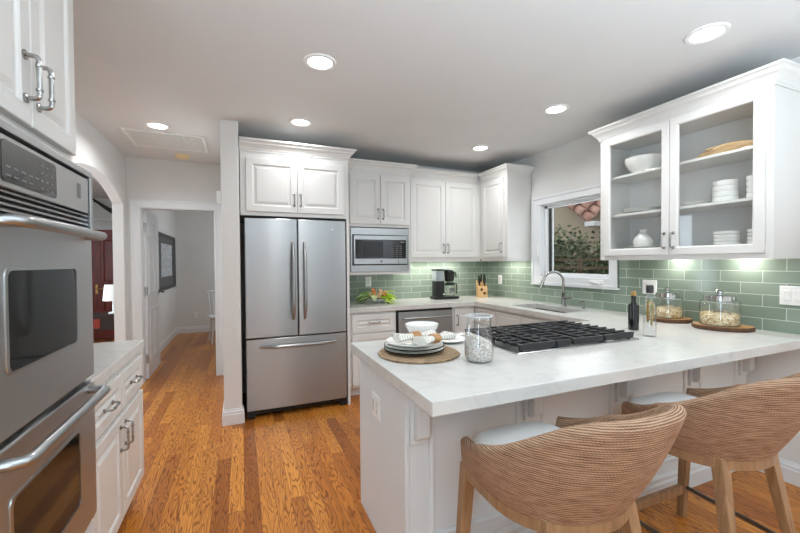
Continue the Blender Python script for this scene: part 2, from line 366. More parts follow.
def crown(parent, path, z, mat='white', h=.100, out=.066, name='crown_moulding'):
    """path: plan points of the cabinet face, outside on the right when walking along it"""
    prof = [(0, -h), (.006, -h), (.006, -h+.012), (.010, -h+.016), (.016, -h+.03), (.028, -h+.048), (.040, -h+.058), (.046, -h+.062), (.046, -h+.068), (.056, -.018), (out, -.014), (out, 0), (0, 0)]
    P = [Vector(p) for p in path]; rings = []
    for i, p in enumerate(P):
        ns = []
        if i > 0: d = (P[i]-P[i-1]).normalized(); ns.append(Vector((d.y, -d.x)))
        if i < len(P)-1: d = (P[i+1]-P[i]).normalized(); ns.append(Vector((d.y, -d.x)))
        n = ns[0] if len(ns) == 1 else (ns[0]+ns[1])/(1+ns[0].dot(ns[1]))
        rings.append([(p.x+n.x*o, p.y+n.y*o, z+u) for o, u in prof])
    b = B(); b.rings(rings); return b.done(name, mat, parent, smooth=False)
def cells(b, xs, ys, keep, z0, z1):
    for i in range(len(xs)-1):
        for j in range(len(ys)-1):
            if not keep((xs[i]+xs[i+1])/2, (ys[j]+ys[j+1])/2): continue
            x0, x1, y0, y1 = xs[i], xs[i+1], ys[j], ys[j+1]
            b.face([(x0, y0, z1), (x1, y0, z1), (x1, y1, z1), (x0, y1, z1)]); b.face([(x0, y0, z0), (x0, y1, z0), (x1, y1, z0), (x1, y0, z0)])
            for (ax, ay, bx, by, nx, ny) in ((x0, y0, x1, y0, 0, -1), (x1, y0, x1, y1, 1, 0), (x1, y1, x0, y1, 0, 1), (x0, y1, x0, y0, -1, 0)):
                ii, jj = i+nx, j+ny
                if 0 <= ii < len(xs)-1 and 0 <= jj < len(ys)-1 and keep((xs[ii]+xs[ii+1])/2, (ys[jj]+ys[jj+1])/2): continue
                b.face([(ax, ay, z0), (bx, by, z0), (bx, by, z1), (ax, ay, z1)])
def holed(name, mat, axis, a0, a1, u0, u1, z0, z1, holes):
    """wall slab normal to axis (0 x,1 y) from a0..a1 with rectangular holes (u0,u1,z0,z1)"""
    us = sorted({u0, u1, *[h[0] for h in holes], *[h[1] for h in holes]}); zs = sorted({z0, z1, *[h[2] for h in holes], *[h[3] for h in holes]})
    b = B(); cells(b, us, zs, lambda u, z: not any(h[0] < u < h[1] and h[2] < z < h[3] for h in holes), a0, a1)
    for v in b.b.verts:
        u, z, a = v.co; v.co = (a, u, z) if axis == 0 else (u, a, z)
    return struct(b.done(name, mat, smooth=False))

# ------------------------------------------------------------------ room shell
CE = 2.5765; XR = 3.087; XL = -1.18; YB = 4.307; YD = 5.12
struct(B().box(-3.9, 3.3, -3.1, 8.7, -.08, 0).done('floor', 'floor', smooth=False))
struct(B().box(-3.9, 3.3, -3.1, 8.7, CE, CE+.1).done('ceiling', 'ceil', smooth=False))
WY0, WY1, WZ0, WZ1 = 2.425, 3.275, 1.205, 1.985
holed('wall_right', 'wall', 0, XR, XR+.14, -3.1, YB+.1, 0, CE, [(WY0, WY1, WZ0, WZ1)])
struct(B().box(-.005, XR, YB, YB+.1, 0, CE).done('wall_back', 'wall', smooth=False))
holed('wall_rear', 'wall', 1, -3.0, -2.9, XL-.1, XR+.1, 0, CE, [])
struct(B().box(-.148, -.008, 3.51, YD, 0, CE).done('wall_pier', 'wall', smooth=False, bevel=.006))
DX0, DX1, DZ = -1.062, -.285, 2.02
holed('wall_hall', 'wall', 1, YD, YD+.12, XL, -.005, 0, CE, [(DX0, DX1, -1, DZ)])
# left wall with its segmental arch
ay0, ay1, spr, rise = 3.36, 4.985, 2.03, .19
ry = (ay1-ay0)/2; RR = (ry*ry+rise*rise)/(2*rise); cz = spr+rise-RR
arc = [(ay1 - (ay1-ay0)*i/28, 0) for i in range(29)]; arc = [(y, cz+sqrt(RR*RR-(y-(ay0+ay1)/2)**2)) for y, _ in arc]
poly = [(-3.1, 0), (-3.1, CE), (8.7, CE), (8.7, 0), (ay1, 0)] + arc + [(ay0, 0)]
struct(B().prism(poly, 0, XL-.1, XL).done('wall_left', 'wall', smooth=False))
struct(B().box(-3.9, .9, 8.5, 8.7, 0, CE).done('wall_far', 'wall', smooth=False))
struct(B().box(.8, .9, YD, 8.5, 0, CE).done('wall_room', 'wall', smooth=False))
struct(B().box(-3.9, -3.8, 2.5, 8.5, 0, CE).done('wall_entry', 'wall', smooth=False))
struct(B().box(-3.8, XL-.1, 2.5, 2.6, 0, CE).done('wall_entry_near', 'wall', smooth=False))

# backsplash tile fields (thin slabs on the walls)
def slab(name, mat, boxes):
    b = B()
    for q in boxes: b.box(*q)
    return struct(b.done(name, mat, smooth=False))
TX = XR-.008
slab('wall_tile_right', 'tileR', [(TX, XR, .85, WY0-.085, .914, 1.42), (TX, XR, WY0-.085, WY1+.13, .914, 1.13), (TX, XR, WY1+.13, YB, .914, 2.08)])
slab('wall_tile_back', 'tileB', [(.96, TX, YB-.008, YB, .914, 1.42)])

# baseboards
def baseboard(name, pts, h=.13, mat='trim'):
    prof = [(0, 0), (.018, 0), (.018, h-.045), (.014, h-.04), (.014, h-.022), (.009, h-.014), (.006, h), (0, h)]
    P = [Vector(p) for p in pts]; rings = []
    for i, p in enumerate(P):
        ns = []
        if i > 0: d = (P[i]-P[i-1]).normalized(); ns.append(Vector((d.y, -d.x)))
        if i < len(P)-1: d = (P[i+1]-P[i]).normalized(); ns.append(Vector((d.y, -d.x)))
        n = ns[0] if len(ns) == 1 else (ns[0]+ns[1])/(1+ns[0].dot(ns[1]))
        rings.append([(p.x+n.x*o, p.y+n.y*o, u) for o, u in prof])
    b = B(); b.rings(rings); return b.done(name, mat, smooth=False)
struct(baseboard('baseboard_pier', [(-.148, YD-.02), (-.148, 3.51), (-.008, 3.51), (-.008, 3.6)]))
struct(baseboard('baseboard_right', [(XR, 1.40), (XR, -.08)]))
struct(baseboard('baseboard_hall_far', [(XL, YD+.9), (XL, 8.5), (.8, 8.5), (.8, YD+.13)]))
struct(baseboard('baseboard_hall', [(DX1+.09, YD), (-.148, YD)]))
struct(baseboard('baseboard_left', [(XL, ay1), (XL, YD)]))

# hall doorway: casing, jambs, open leaf
def casing(b, x0, x1, z1, y, w=.085, side=-1):
    prof = [(-.010, 0), (-.010, .018), (.004, .020), (.010, .015), (w-.026, .017), (w-.020, .026), (w, .026), (w, 0)]   # outward from the opening, thickness
    rings = []
    for (px, pz, ox, oz) in ((x0, 0, -1, 0), (x0, z1, -1, 1), (x1, z1, 1, 1), (x1, 0, 1, 0)):
        rings.append([(px+ox*o, y+side*t_, pz+oz*o) for o, t_ in prof])
    b.rings(rings)
d1 = bpy.data.objects.new('door_1', None); COL.objects.link(d1); d1.location = (0, 0, 0); struct(d1)
b = B(); casing(b, DX0, DX1, DZ, YD); b.done('door_casing', 'trim', d1, smooth=False)
b = B(); b.box(DX0, DX0+.015, YD, YD+.12, 0, DZ); b.box(DX1-.015, DX1, YD, YD+.12, 0, DZ); b.box(DX0, DX1, YD, YD+.12, DZ-.015, DZ); b.done('door_jamb', 'trim', d1, smooth=False)
b = B(); casing(b, DX0, DX1, DZ, YD+.12, side=1); b.done('door_casing', 'trim', d1, smooth=False)
leaf = thing('hall_door', 'white panelled door standing open into the room beyond', 'door', (DX0+.02, YD+.135, 0), radians(90.5))
b = B(); lw = .755
b.rings([rect_ring(0, lw, .012, 2.0, 0, .02), rect_ring(0, lw, .012, 2.0, 0, -.018)])
for (x0, x1) in ((.11, .34), (.42, .65)):
    for (z0, z1) in ((.22, .82), (1.0, 1.62), (1.70, 1.88)):
        for yy, sg in ((-.018, -1), (.02, 1)): b.rings([rect_ring(x0, x1, z0, z1, 0, yy), rect_ring(x0, x1, z0, z1, .004, yy+sg*.007), rect_ring(x0, x1, z0, z1, .02, yy+sg*.007), rect_ring(x0, x1, z0, z1, .03, yy+sg*.003)], cap0=False)
b.done('door_leaf', 'trim', leaf, smooth=False, bevel=.0015)
for yy, sg in ((-.018, -1), (.02, 1)):
    B().tube([(lw-.06, yy, 1.0), (lw-.06, yy+sg*.008, 1.0)], .026, 16).tube([(lw-.06, yy+sg*.008, 1.0), (lw-.06, yy+sg*.035, 1.0), (lw-.06, yy+sg*.045, 1.0), (lw-.06, yy+sg*.062, 1.0), (lw-.06, yy+sg*.068, 1.0)], [.01, .01, .024, .024, .010], 16).done('door_knob', 'dsteel', leaf)
for z in (.25, 1.05, 1.8): B().box(-.012, .0, -.016, .0, z-.05, z+.05).tube([(-.008, -.021, z-.05), (-.008, -.021, z+.05)], .006, 10).done('hinge', 'chrome', leaf, smooth=False)

# entry hall door (dark red) in the far wall
ed = thing('entry_door', 'dark red panelled wooden door in the hallway beyond the arch', 'door', (-2.42, 8.495, 0))
b = B(); b.rings([rect_ring(-.48, .48, .01, 2.0, 0, 0), rect_ring(-.48, .48, .01, 2.0, 0, -.04)])
for x0, x1 in ((-.38, -.06), (.06, .38)):
    for z0, z1 in ((.2, .85), (1.0, 1.86)): b.rings([rect_ring(x0, x1, z0, z1, 0, -.04), rect_ring(x0, x1, z0, z1, .01, -.055), rect_ring(x0, x1, z0, z1, .05, -.055), rect_ring(x0, x1, z0, z1, .07, -.045)], cap0=False)
b.done('door_leaf', 'redwood', ed, smooth=False)
B().box(-.02, .02, -.052, -.04, .84, 1.0).tube(fillet([(0, -.05, .93), (0, -.10, .93), (.13, -.10, .93)], .02), .011, 10).done('door_handle', 'brass', ed)
tr = bpy.data.objects.new('trim_1', None); COL.objects.link(tr); struct(tr)
b = B(); casing(b, -2.9, -1.94, 2.0, 8.5); b.done('door_casing', 'trim', tr, smooth=False)
struct(B().box(-3.8, XL-.1, 8.44, 8.5, 2.17, 2.2).done('trim_2', 'trim', smooth=False))
t = thing('iron_wall_bracket', 'black curved iron bar high on the wall beyond the arch', 'bracket', (-2.2, 8.44, 2.42))
B().tube([(-.30+.56*i/14, -.05,   .18-.36*sin(i/14*1.35)) for i in range(15)], [.010+.045*i/14 for i in range(15)], 10).done('curved_bar', 'iron', t)
B().cyl((.22, .06, -.13), (.22, -.04, -.13), .015).done('wall_pin', 'iron', t); B().cyl((-.22, .06, .08), (-.22, -.05, .08), .01).done('wall_pin', 'iron', t)

# ------------------------------------------------------------------ window over the sink
w = bpy.data.objects.new('window_1', None); COL.objects.link(w); struct(w)
def ringx(b, y0, y1, z0, z1, wd, x0, x1):
    b.box(x0, x1, y0, y0+wd, z0, z1); b.box(x0, x1, y1-wd, y1, z0, z1); b.box(x0, x1, y0+wd, y1-wd, z0, z0+wd); b.box(x0, x1, y0+wd, y1-wd, z1-wd, z1)
b = B(); ringx(b, WY0-.085, WY1+.13, WZ0-.085, WZ1+.09, .085, XR-.022, XR); ringx(b, WY0-.085, WY1+.13, WZ0-.085, WZ1+.09, .022, XR-.032, XR)
b.box(XR-.022, XR, WY1, WY1+.05, WZ0, WZ1)
b.done('window_casing', 'trim', w, smooth=False, bevel=.003)
b = B(); b.box(XR-.03, XR+.02, WY0-.10, WY1+.145, WZ0-.10, WZ0-.082); b.done('window_sill', 'trim', w, smooth=False, bevel=.003)
b = B(); b.box(XR-.002, XR+.13, WY0, WY0+.012, WZ0, WZ1); b.box(XR-.002, XR+.13, WY1-.012, WY1, WZ0, WZ1); b.box(XR-.002, XR+.13, WY0, WY1, WZ0, WZ0+.012); b.box(XR-.002, XR+.13, WY0, WY1, WZ1-.012, WZ1)
b.done('window_jamb', 'trim', w, smooth=False)
b = B(); b.box(XR+.03, XR+.06, WY0+.012, WY0+.035, WZ0+.012, WZ1-.012); b.box(XR+.03, XR+.06, WY1-.055, WY1-.012, WZ0+.012, WZ1-.012); b.box(XR+.03, XR+.06, WY0, WY1, WZ0+.012, WZ0+.035); b.box(XR+.03, XR+.06, WY0, WY1, WZ1-.04, WZ1-.012)
b.done('window_sash', 'trim', w, smooth=False, bevel=.002)
B().box(XR+.062, XR+.075, WY1-.098, WY1-.085, WZ0+.03, WZ1-.03).done('screen_bar', 'trim', w, smooth=False)
B().box(XR+.05, XR+.058, WY1-.085, WY1-.056, WZ0+.03, WZ1-.03).done('dark_gap_strip', 'black', w, smooth=False)  # black strip filling the dark gap between sash and screen bar
B().box(XR+.042, XR+.046, WY0+.03, WY1-.05, WZ0+.03, WZ1-.035).done('window_pane', 'pane', w, smooth=False)
B().tube(fillet([(XR-.02, WY0+.18, WZ0-.035), (XR-.05, WY0+.18, WZ0-.035), (XR-.052, WY0+.07, WZ0-.045)], .012), .008, 8).box(XR-.03, XR-.02, WY0+.05, WY0+.21, WZ0-.052, WZ0-.022).done('window_crank', 'plate', w, smooth=False, bevel=.003)
B().box(XR-.036, XR-.02, WY1+.015, WY1+.035, 1.42, 1.56).done('window_latch', 'plate', w, smooth=False, bevel=.003)
# ------------------------------------------------------------------ outside the window
struct(B().box(3.3, 12, -2, 12, -.1, -.02).done('ground_outside', 'soil', smooth=False))
nh = thing('neighbour_house', 'beige stucco house with clay tile roof seen through the window', 'house', (6.2, 5.4, 0))
B().box(0, .2, -4.2, 4.2, -.02, 3.6).done('wall', 'stucco', nh, smooth=False)
b = B()
e0 = Vector((-.15, -.30, 2.10)); dn = Vector((0, .81, .585)).normalized(); ww = Vector((.55, -.3, .62)).normalized()
for r in range(7):
    for q in range(9):
        p = e0 + dn*(q*.24) + ww*(r*.17); nn = dn.cross(ww).normalized()
        if nn.x > 0: nn = -nn
        rings = []
        for tt, rad in ((0, .095), (.29, .075)):
            c = p + dn*tt + nn*(.01+.035*(1-tt/.29))
            rings.append([c + ww*(rad*cos(a*pi/7)) + nn*(rad*.8*sin(a*pi/7)) for a in range(8)])
        b.rings(rings, False, False, closed=False)
b.done('roof', 'clay', nh, solid=.015)
B().box(-.3, -.05, -.44, -.22, 2.00, 2.09).done('gutter', 'trim', nh, smooth=False, bevel=.01)
hd = thing('hedge', 'green leafy shrub outside the sink window', 'hedge', (5.0, 4.6, 0))
b = B(); rg = random.Random(3)
for i in range(12000):
    y = rg.uniform(-1.7, 1.6); top = 1.54 + .10*sin(y*3.1)+.10*sin(y*7.3+1)
    z = rg.uniform(.7, top) if rg.random() < .85 else top+rg.random()**2*.30
    x = max(-.5, rg.gauss(0, .2)); s_ = rg.uniform(.024, .05); a = rg.uniform(0, 6.3); t_ = rg.uniform(-.9, .9)
    d = Vector((cos(a)*cos(t_), sin(a)*cos(t_), sin(t_))); e = d.cross(Vector((rg.uniform(-1, 1), rg.uniform(-1, 1), 1))).normalized()
    c = Vector((x, y, z)); b.face([c-d*s_, c+e*s_*.6, c+d*s_, c-e*s_*.6])
b.done('foliage', 'hedge', hd, smooth=False)
b = B()
for y in (-1.3, -.7, -.1, .5, 1.1): b.tube([(0, y, -.02), (.02, y+.03, .6), (-.02, y, 1.5)], [.02, .015, .006], 6)
b.done('stem', 'bark', hd)
fe = thing('garden_fence', 'low weathered wooden rail fence outside the window', 'fence', (4.35, 3.9, 0))
for z in (1.26, 1.37): B().box(-.012, .012, -1.6, 1.4, z, z+.03).done('rail', 'fencew', fe, smooth=False)
for y in (-1.4, .0, 1.3): B().box(.012, .06, y, y+.05, -.02, 1.42).done('post', 'fencew', fe, smooth=False)

# ------------------------------------------------------------------ ceiling: lamps, vent, detector
LAB = ['recessed ceiling light over the floor, in front of the refrigerator', 'recessed ceiling light closest to the glass-door cabinet\'s crown', 'recessed ceiling light above the sink window side of the counter',
       'recessed ceiling light beside the ceiling air grille', 'recessed ceiling light right above the refrigerator cabinet', 'recessed ceiling light nearest the back corner wall cabinets']
for i, (x, y) in enumerate([(.454, 2.302), (2.307, 1.245), (2.325, 2.31), (-.656, 3.88), (.486, 3.34), (2.36, 3.39)]):
    t = thing('recessed_light', LAB[i], 'ceiling light', (x, y, CE), 0, 'recessed ceiling lights')
    B().lathe([(.070, -.002), (.074, -.008), (.092, -.008), (.097, -.004), (.097, 0), (.070, 0)], n=40, cap0=False, cap1=False).done('trim_ring', 'plate', t)
    B().lathe([(.0715, -.0035), (.0715, -.001)], n=40).done('diffuser', 'lamp', t)
    l = bpy.data.lights.new('recessed_lamp', 'AREA'); l.shape = 'DISK'; l.size = .13; l.energy = (7.5, 7.5, 7.5, 10, 4, 6.5)[i]; l.color = (.95, .975, 1); l.spread = radians(150)
    lo = bpy.data.objects.new('recessed_lamp', l); COL.objects.link(lo); lo.location = (0, 0, -.010); lo.parent = t
t = thing('ceiling_grille', 'white rectangular return-air grille in the ceiling', 'vent', (-.64, 4.32, CE))
b = B(); b.box(-.33, .33, -.27, -.245, -.012, 0); b.box(-.33, .33, .245, .27, -.012, 0); b.box(-.33, -.305, -.245, .245, -.012, 0); b.box(.305, .33, -.245, .245, -.012, 0); b.done('frame', 'plate', t, smooth=False, bevel=.002)
b = B()
for i in range(24): b.rings([[(-.305, -.238+i*.0205, -.010), (-.305, -.228+i*.0205, -.002), (-.305, -.226+i*.0205, -.004), (-.305, -.236+i*.0205, -.012)], [(.305, -.238+i*.0205, -.010), (.305, -.228+i*.0205, -.002), (.305, -.226+i*.0205, -.004), (.305, -.236+i*.0205, -.012)]])
for x in (-.15, 0, .15): b.box(x-.003, x+.003, -.245, .245, -.013, -.004)
b.done('louvre', 'plate', t, smooth=False)
B().box(-.305, .305, -.245, .245, -.002, 0).done('backing', 'plate', t, smooth=False)
t = thing('smoke_detector', 'round cream smoke detector on the hall ceiling', 'smoke detector', (-.585, 4.84, CE))
B().lathe([(.075, 0), (.075, -.018), (.066, -.032), (.05, -.036)], n=32, cap0=False).done('cover', 'cream', t); B().lathe([(.045, -.0362), (.04, -.041)], n=24).done('grille', 'cream', t)
t = thing('wall_sensor', 'small white sensor box on the edge of the pier', 'sensor', (-.150, 3.60, 1.94)); B().box(-.035, .001, -.03, .03, -.045, .045).done('case', 'plate', t, smooth=False, bevel=.004)

# ------------------------------------------------------------------ wall plates
def plate(label, cat, loc, rz, gangs, kind, name):
    t = thing(name, label, cat, loc, rz)      # faces local -y
    w_ = .035+.0235*(2*gangs-1)-.0
    w_ = {1: .036, 2: .058, 3: .081}[gangs]
    B().rings([rect_ring(-w_, w_, -.058, .058, 0, 0), rect_ring(-w_, w_, -.058, .058, 0, -.004), rect_ring(-w_, w_, -.058, .058, .003, -.006)]).done('cover', 'plate', t, smooth=False)
    for g in range(gangs):
        x = (g-(gangs-1)/2)*.046
        if kind[g] == 's': B().rings([rect_ring(x-.0165, x+.0165, -.033, .033, 0, -.006), rect_ring(x-.0165, x+.0165, -.033, .033, 0, -.008), rect_ring(x-.0165, x+.0165, -.033, .033, .004, -.010)]).done('rocker', 'ceramic', t, smooth=False, bevel=.001)
        else:
            q = B()
            B().box(x-.017, x+.017, -.009, -.006, -.033, .033).done('receptacle', 'ceramic', t, smooth=False, bevel=.002)
            for z in (-.018, .018):
                for dx in (-.006, .006): q.box(x+dx-.001, x+dx+.001, -.0094, -.0088, z-.004, z+.005)
                q.tube([(x, -.0088, z-.010), (x, -.0094, z-.010)], .002, 8)
            q.done('slot', 'slot', t, smooth=False)
    return t
RW = -pi/2
plate('white outlet plate on the hall room far wall', 'outlet', (-.86, 8.495, .34), 0, 1, 'o', 'outlet')
plate('white outlet plate on green tile behind the oil bottles', 'outlet', (TX, 2.062, 1.15), RW, 2, 'os', 'outlet')
plate('wide white switch plate on green tile at the right edge', 'light switch', (TX, 1.17, 1.147), RW, 3, 'sss', 'light_switch')
plate('white outlet plate on green tile beside the knife block', 'outlet', (TX, 4.0, 1.135), RW, 1, 'o', 'outlet')
plate('white outlet plate on tile above the flower bowl', 'outlet', (1.393, YB-.008, 1.14), 0, 1, 'o', 'outlet')
plate('white outlet plate on the end panel of the peninsula', 'outlet', (.611, 1.77, .655), RW, 2, 'oo', 'outlet')
plate('white light switch on the hall room wall beside the picture', 'light switch', (XL, 6.28, 1.12), pi/2, 1, 's', 'light_switch')

# ------------------------------------------------------------------ refrigerator
fr = thing('refrigerator', 'stainless french-door refrigerator with bottom freezer drawer', 'refrigerator', (.476, 3.53, 0))
hw = .447
B().box(-hw, hw, .07, .74, .06, 1.755).done('case', 'black', fr, smooth=False, bevel=.004)
def fdoor(x0, x1, z0, z1):
    b = B(); n = 14; cols = []
    for k, z in enumerate((z0, z0+.004, z1-.004, z1)):
        ins = .004 if k in (0, 3) else 0
        ring = [(x0, .065, z), (x0, .008, z)]
        for i in range(n+1):
            t_ = i/n; ring.append((x0+.006+(x1-x0-.012)*t_, -.010*sin(pi*t_)+ins*.8, z))
        ring += [(x1, .008, z), (x1, .065, z)]
        cols.append(ring)
    b.rings(cols); return b.done('door', 'steel', fr, angle=30)
DL = fdoor(-hw, -.003, .712, 1.762); DR = fdoor(.003, hw, .712, 1.762); DD = fdoor(-hw, hw, .075, .70); DD.name = 'freezer_drawer'
def bow(parent, p0, p1, out, r=.011):
    p0, p1, o = Vector(p0), Vector(p1), Vector(out); d = p1-p0; pts = []
    for i in range(25):
        t_ = i/24; pts.append(p0+d*t_+o*(.012+.052*min(1, sin(pi*t_)*1.6)**.8))
    return B().tube(pts, [r*(.7+.3*min(1, sin(pi*i/24)*3)) for i in range(25)], 12).done('handle', 'steel', parent)
bow(DL, (-.045, -.004, .86), (-.045, -.004, 1.555), (0, -1, 0), .0145); bow(DR, (.055, -.004, .86), (.055, -.004, 1.555), (0, -1, 0), .0145); bow(DD, (-.335, -.006, .635), (.345, -.006, .635), (0, -1, 0), .0145)
B().lathe([(.026, 0), (.026, .003), (.020, .005)], n=24, sy=.42).done('badge', 'chrome', DR)
bd = bpy.data.objects['badge']; bd.rotation_euler = (pi/2, 0, 0); bd.location = (.318, -.004, 1.672)
b = B(); b.box(-hw, hw, .03, .07, .03, .072)
for i in range(9): b.box(-.4+i*.09, -.33+i*.09, .024, .03, .04, .048); b.box(-.4+i*.09, -.33+i*.09, .024, .03, .054, .062)
b.done('toe_grille', 'black', fr, smooth=False)
for x in (-.41, .41): B().box(x-.03, x+.03, .012, .10, 0, .035).done('foot', 'black', fr, smooth=False, bevel=.004)

# ------------------------------------------------------------------ wall cabinets
def cab_box(parent, w_, d, z0, z1, mat='white'):   # open face-frame carcass
    b = B(); b.box(0, w_, .0, d, z0, z1); return b.done('carcass', mat, parent, smooth=False, bevel=.002)
def doors2(t, x0, x1, z0, z1, hz0, hz1, gap=.004, inset=.022):
    xm = (x0+x1)/2
    for a, bb, hx in ((x0, xm-gap/2, xm-.028), (xm+gap/2, x1, xm+.028)):
        d = panel_front(t, 'door', a, bb, z0, z1); pull(d, (hx, -.02, hz0), (hx, -.02, hz1), (0, -1, 0))
FC = thing('wall_cabinet', 'white two-door wall cabinet right above the refrigerator', 'cabinet', (.0, 3.545, 0))
b = B(); b.box(0, .955, 0, .755, 1.785, 2.40); b.done('carcass', 'white', FC, smooth=False, bevel=.002)
B().box(.932, .957, -.01, .755, 0, 1.785).done('side_panel', 'white', FC, smooth=False, bevel=.002)
doors2(FC, .045, .91, 1.82, 2.285, 1.885, 1.985)
crown(FC, [(-.003, 0), (.957, 0), (.957, .32)], 2.44)
MC = thing('wall_cabinet', 'white two-door wall cabinet above the built-in microwave', 'cabinet', (.962, 3.855, 0))
b = B(); b.box(0, .783, 0, .44, 1.745, 2.40); b.box(0, .783, 0, .44, 1.238, 1.268); b.box(0, .092, 0, .44, 1.268, 1.745); b.box(.765, .783, 0, .44, 1.268, 1.745); b.box(.092, .765, .42, .44, 1.268, 1.745); b.done('carcass', 'white', MC, smooth=False, bevel=.002)
doors2(MC, .085, .765, 1.775, 2.30, 1.835, 1.935)
crown(MC, [(.0, 0), (.783, 0), (.783, .105)], 2.44)
PC = thing('wall_cabinet', 'white two-door wall cabinet over the coffee maker', 'cabinet', (1.747, 3.965, 0))
b = B(); b.box(0, 1.0, 0, .33, 1.40, 2.40); b.box(0, 1.0, 0, .02, 1.372, 1.40); b.done('carcass', 'white', PC, smooth=False, bevel=.002)
doors2(PC, .045, .955, 1.42, 2.315, 1.475, 1.575)
crown(PC, [(0, 0), (.945, 0)], 2.44)
CC = thing('wall_cabinet', 'white single-door wall cabinet next to the sink window', 'cabinet', (2.745, 3.94, 0), RW)
b = B(); b.box(-.36, .505, 0, .334, 1.40, 2.40); b.box(0, .505, 0, .02, 1.372, 1.40); b.box(.485, .505, .02, .334, 1.372, 1.40); b.done('carcass', 'white', CC, smooth=False, bevel=.002)
d = panel_front(CC, 'door', .045, .455, 1.42, 2.315); pull(d, (.425, -.02, 1.475), (.425, -.02, 1.575), (0, -1, 0))
crown(CC, [(.03, 0), (.505, 0), (.505, .334)], 2.44)
# glass-door cabinet
GC = thing('display_cabinet', 'white glass-door wall cabinet displaying dishes on shelves', 'cabinet', (2.745, 2.25, 0), RW)
GW = 1.105; GD = .334
b = B()
b.box(0, .02, 0, GD, 1.372, 2.40); b.box(GW-.02, GW, 0, GD, 1.372, 2.40); b.box(.02, GW-.02, .02, GD, 2.30, 2.40); b.box(.02, GW-.02, .02, GD, 1.435, 1.458)
b.box(.02, .05, 0, .02, 1.372, 2.40); b.box(GW-.05, GW-.02, 0, .02, 1.372, 2.40); b.box(.05, GW-.05, 0, .02, 2.30, 2.40); b.box(.05, GW-.05, 0, .02, 1.372, 1.44); b.box(.535, .575, 0, .02, 1.44, 2.30)
b.done('carcass', 'white', GC, smooth=False, bevel=.002)
B().box(.02, GW-.02, GD-.006, GD-.001, 1.458, 2.30).done('back_panel', 'inner', GC, smooth=False)
for z in (1.735, 2.038): B().box(.022, GW-.022, .03, GD-.008, z-.018, z).done('shelf', 'white', GC, smooth=False, bevel=.002)
for (x0, x1, hx) in ((.045, .553, .553-.028), (.557, 1.07, .557+.028)):
    b = B(); st = .055; z0, z1 = 1.405, 2.335
    rr = [rect_ring(x0, x1, z0, z1, i, y) for i, y in ((0, 0), (0, -.017), (.003, -.02), (st-.008, -.02), (st, -.013), (st, 0))]
    rr.append(rr[0]); b.rings(rr, False, False)
    dd = b.done('door', 'white', GC, smooth=False, bevel=.0012, segs=1)
    B().rings([rect_ring(x0, x1, z0, z1, st-.004, -.007), rect_ring(x0, x1, z0, z1, st-.004, -.003)]).done('glass_pane', 'glass', dd, smooth=False)
    pull(dd, (hx, -.02, 1.455), (hx, -.02, 1.555), (0, -1, 0))
for z in (1.53, 2.2): B().box(.055, .075, .0, .03, z-.02, z+.02).done('hinge', 'dsteel', GC, smooth=False)
crown(GC, [(0, GD), (0, 0), (GW, 0), (GW, GD)], 2.44)
# light bars under the wall cabinets
def ubar(label, loc, rz, ln, power):
    t = thing('under_cabinet_light', label, 'light', loc, rz, 'under-cabinet lights')
    B().box(-ln/2, ln/2, -.018, .018, -.010, 0).done('housing', 'plate', t, smooth=False); B().box(-ln/2+.01, ln/2-.01, -.014, .014, -.0125, -.010).done('diffuser', 'strip', t, smooth=False)
    l = bpy.data.lights.new('under_cabinet_lamp', 'AREA'); l.shape = 'RECTANGLE'; l.size = ln-.02; l.size_y = .03; l.energy = power; l.color = (1, .97, .92)
    o = bpy.data.objects.new('under_cabinet_lamp', l); COL.objects.link(o); o.parent = t; o.location = (0, 0, -.018)
ubar('slim light bar under the cabinet over the coffee maker', (2.22, 4.16, 1.40), 0, .80, 5)
ubar('slim light bar under the cabinet next to the sink window', (2.94, 3.68, 1.40), pi/2, .34, 2.2)
for y, nm in ((1.41, 'nearest its right-hand end'), (1.82, 'closest to the sink window')):
    t = thing('puck_light', 'small round light under the glass-door cabinet, '+nm, 'light', (3.0, y, 1.435), 0, 'under-cabinet puck lights')
    B().lathe([(.034, 0), (.034, -.010), (.028, -.013), (.024, -.013)], n=24, cap0=False, cap1=False).done('housing', 'plate', t); B().lathe([(.0245, -.0125), (.0245, -.011)], n=24).done('diffuser', 'strip', t)
    l = bpy.data.lights.new('puck_lamp', 'AREA'); l.shape = 'DISK'; l.size = .045; l.energy = 1.5; l.color = (1, .97, .92)
    o = bpy.data.objects.new('puck_lamp', l); COL.objects.link(o); o.parent = t; o.location = (0, 0, -.015)

# microwave in its cabinet
mw = thing('microwave', 'built-in stainless microwave with dark glass door', 'microwave', (1.386, 3.84, 1.268))
B().box(-.325, .325, .02, .40, .02, .46).done('case', 'dsteel', mw, smooth=False)
b = B()
b.rings([rect_ring(-.332, .332, 0, .468, i, y) for i, y in ((0, .015), (0, .0), (.004, -.003))], cap1=False)
b.box(-.328, .328, -.003, .012, .395, .465); b.box(-.328, .328, -.003, .012, .003, .068); b.box(-.328, -.316, -.003, .012, .068, .395); b.box(.316, .328, -.003, .012, .068, .395)
b.done('trim_kit', 'steelx', mw, smooth=False)
B().box(-.316, .316, .001, .014, .068, .395).done('recess', 'black', mw, smooth=False)
b = B(); b.box(-.303, .303, -.022, 0, .080, .385); dr = b.done('door', 'steelx', mw, smooth=False, bevel=.003)
B().box(-.288, .288, -.026, -.021, .140, .342).done('window', 'bglass', dr, smooth=False, bevel=.001)
B().box(-.205, .02, -.0268, -.0258, .160, .322).done('window_mesh', 'ovenglass', dr, smooth=False)
b = B()
for i in range(6):
    for j in range(3): b.box(.12+j*.045, .145+j*.045, -.0266, -.0258, .16+i*.022, .165+i*.022)
b.box(.22, .27, -.0268, -.0258, .312, .325); b.done('keypad', 'slot', dr, smooth=False)
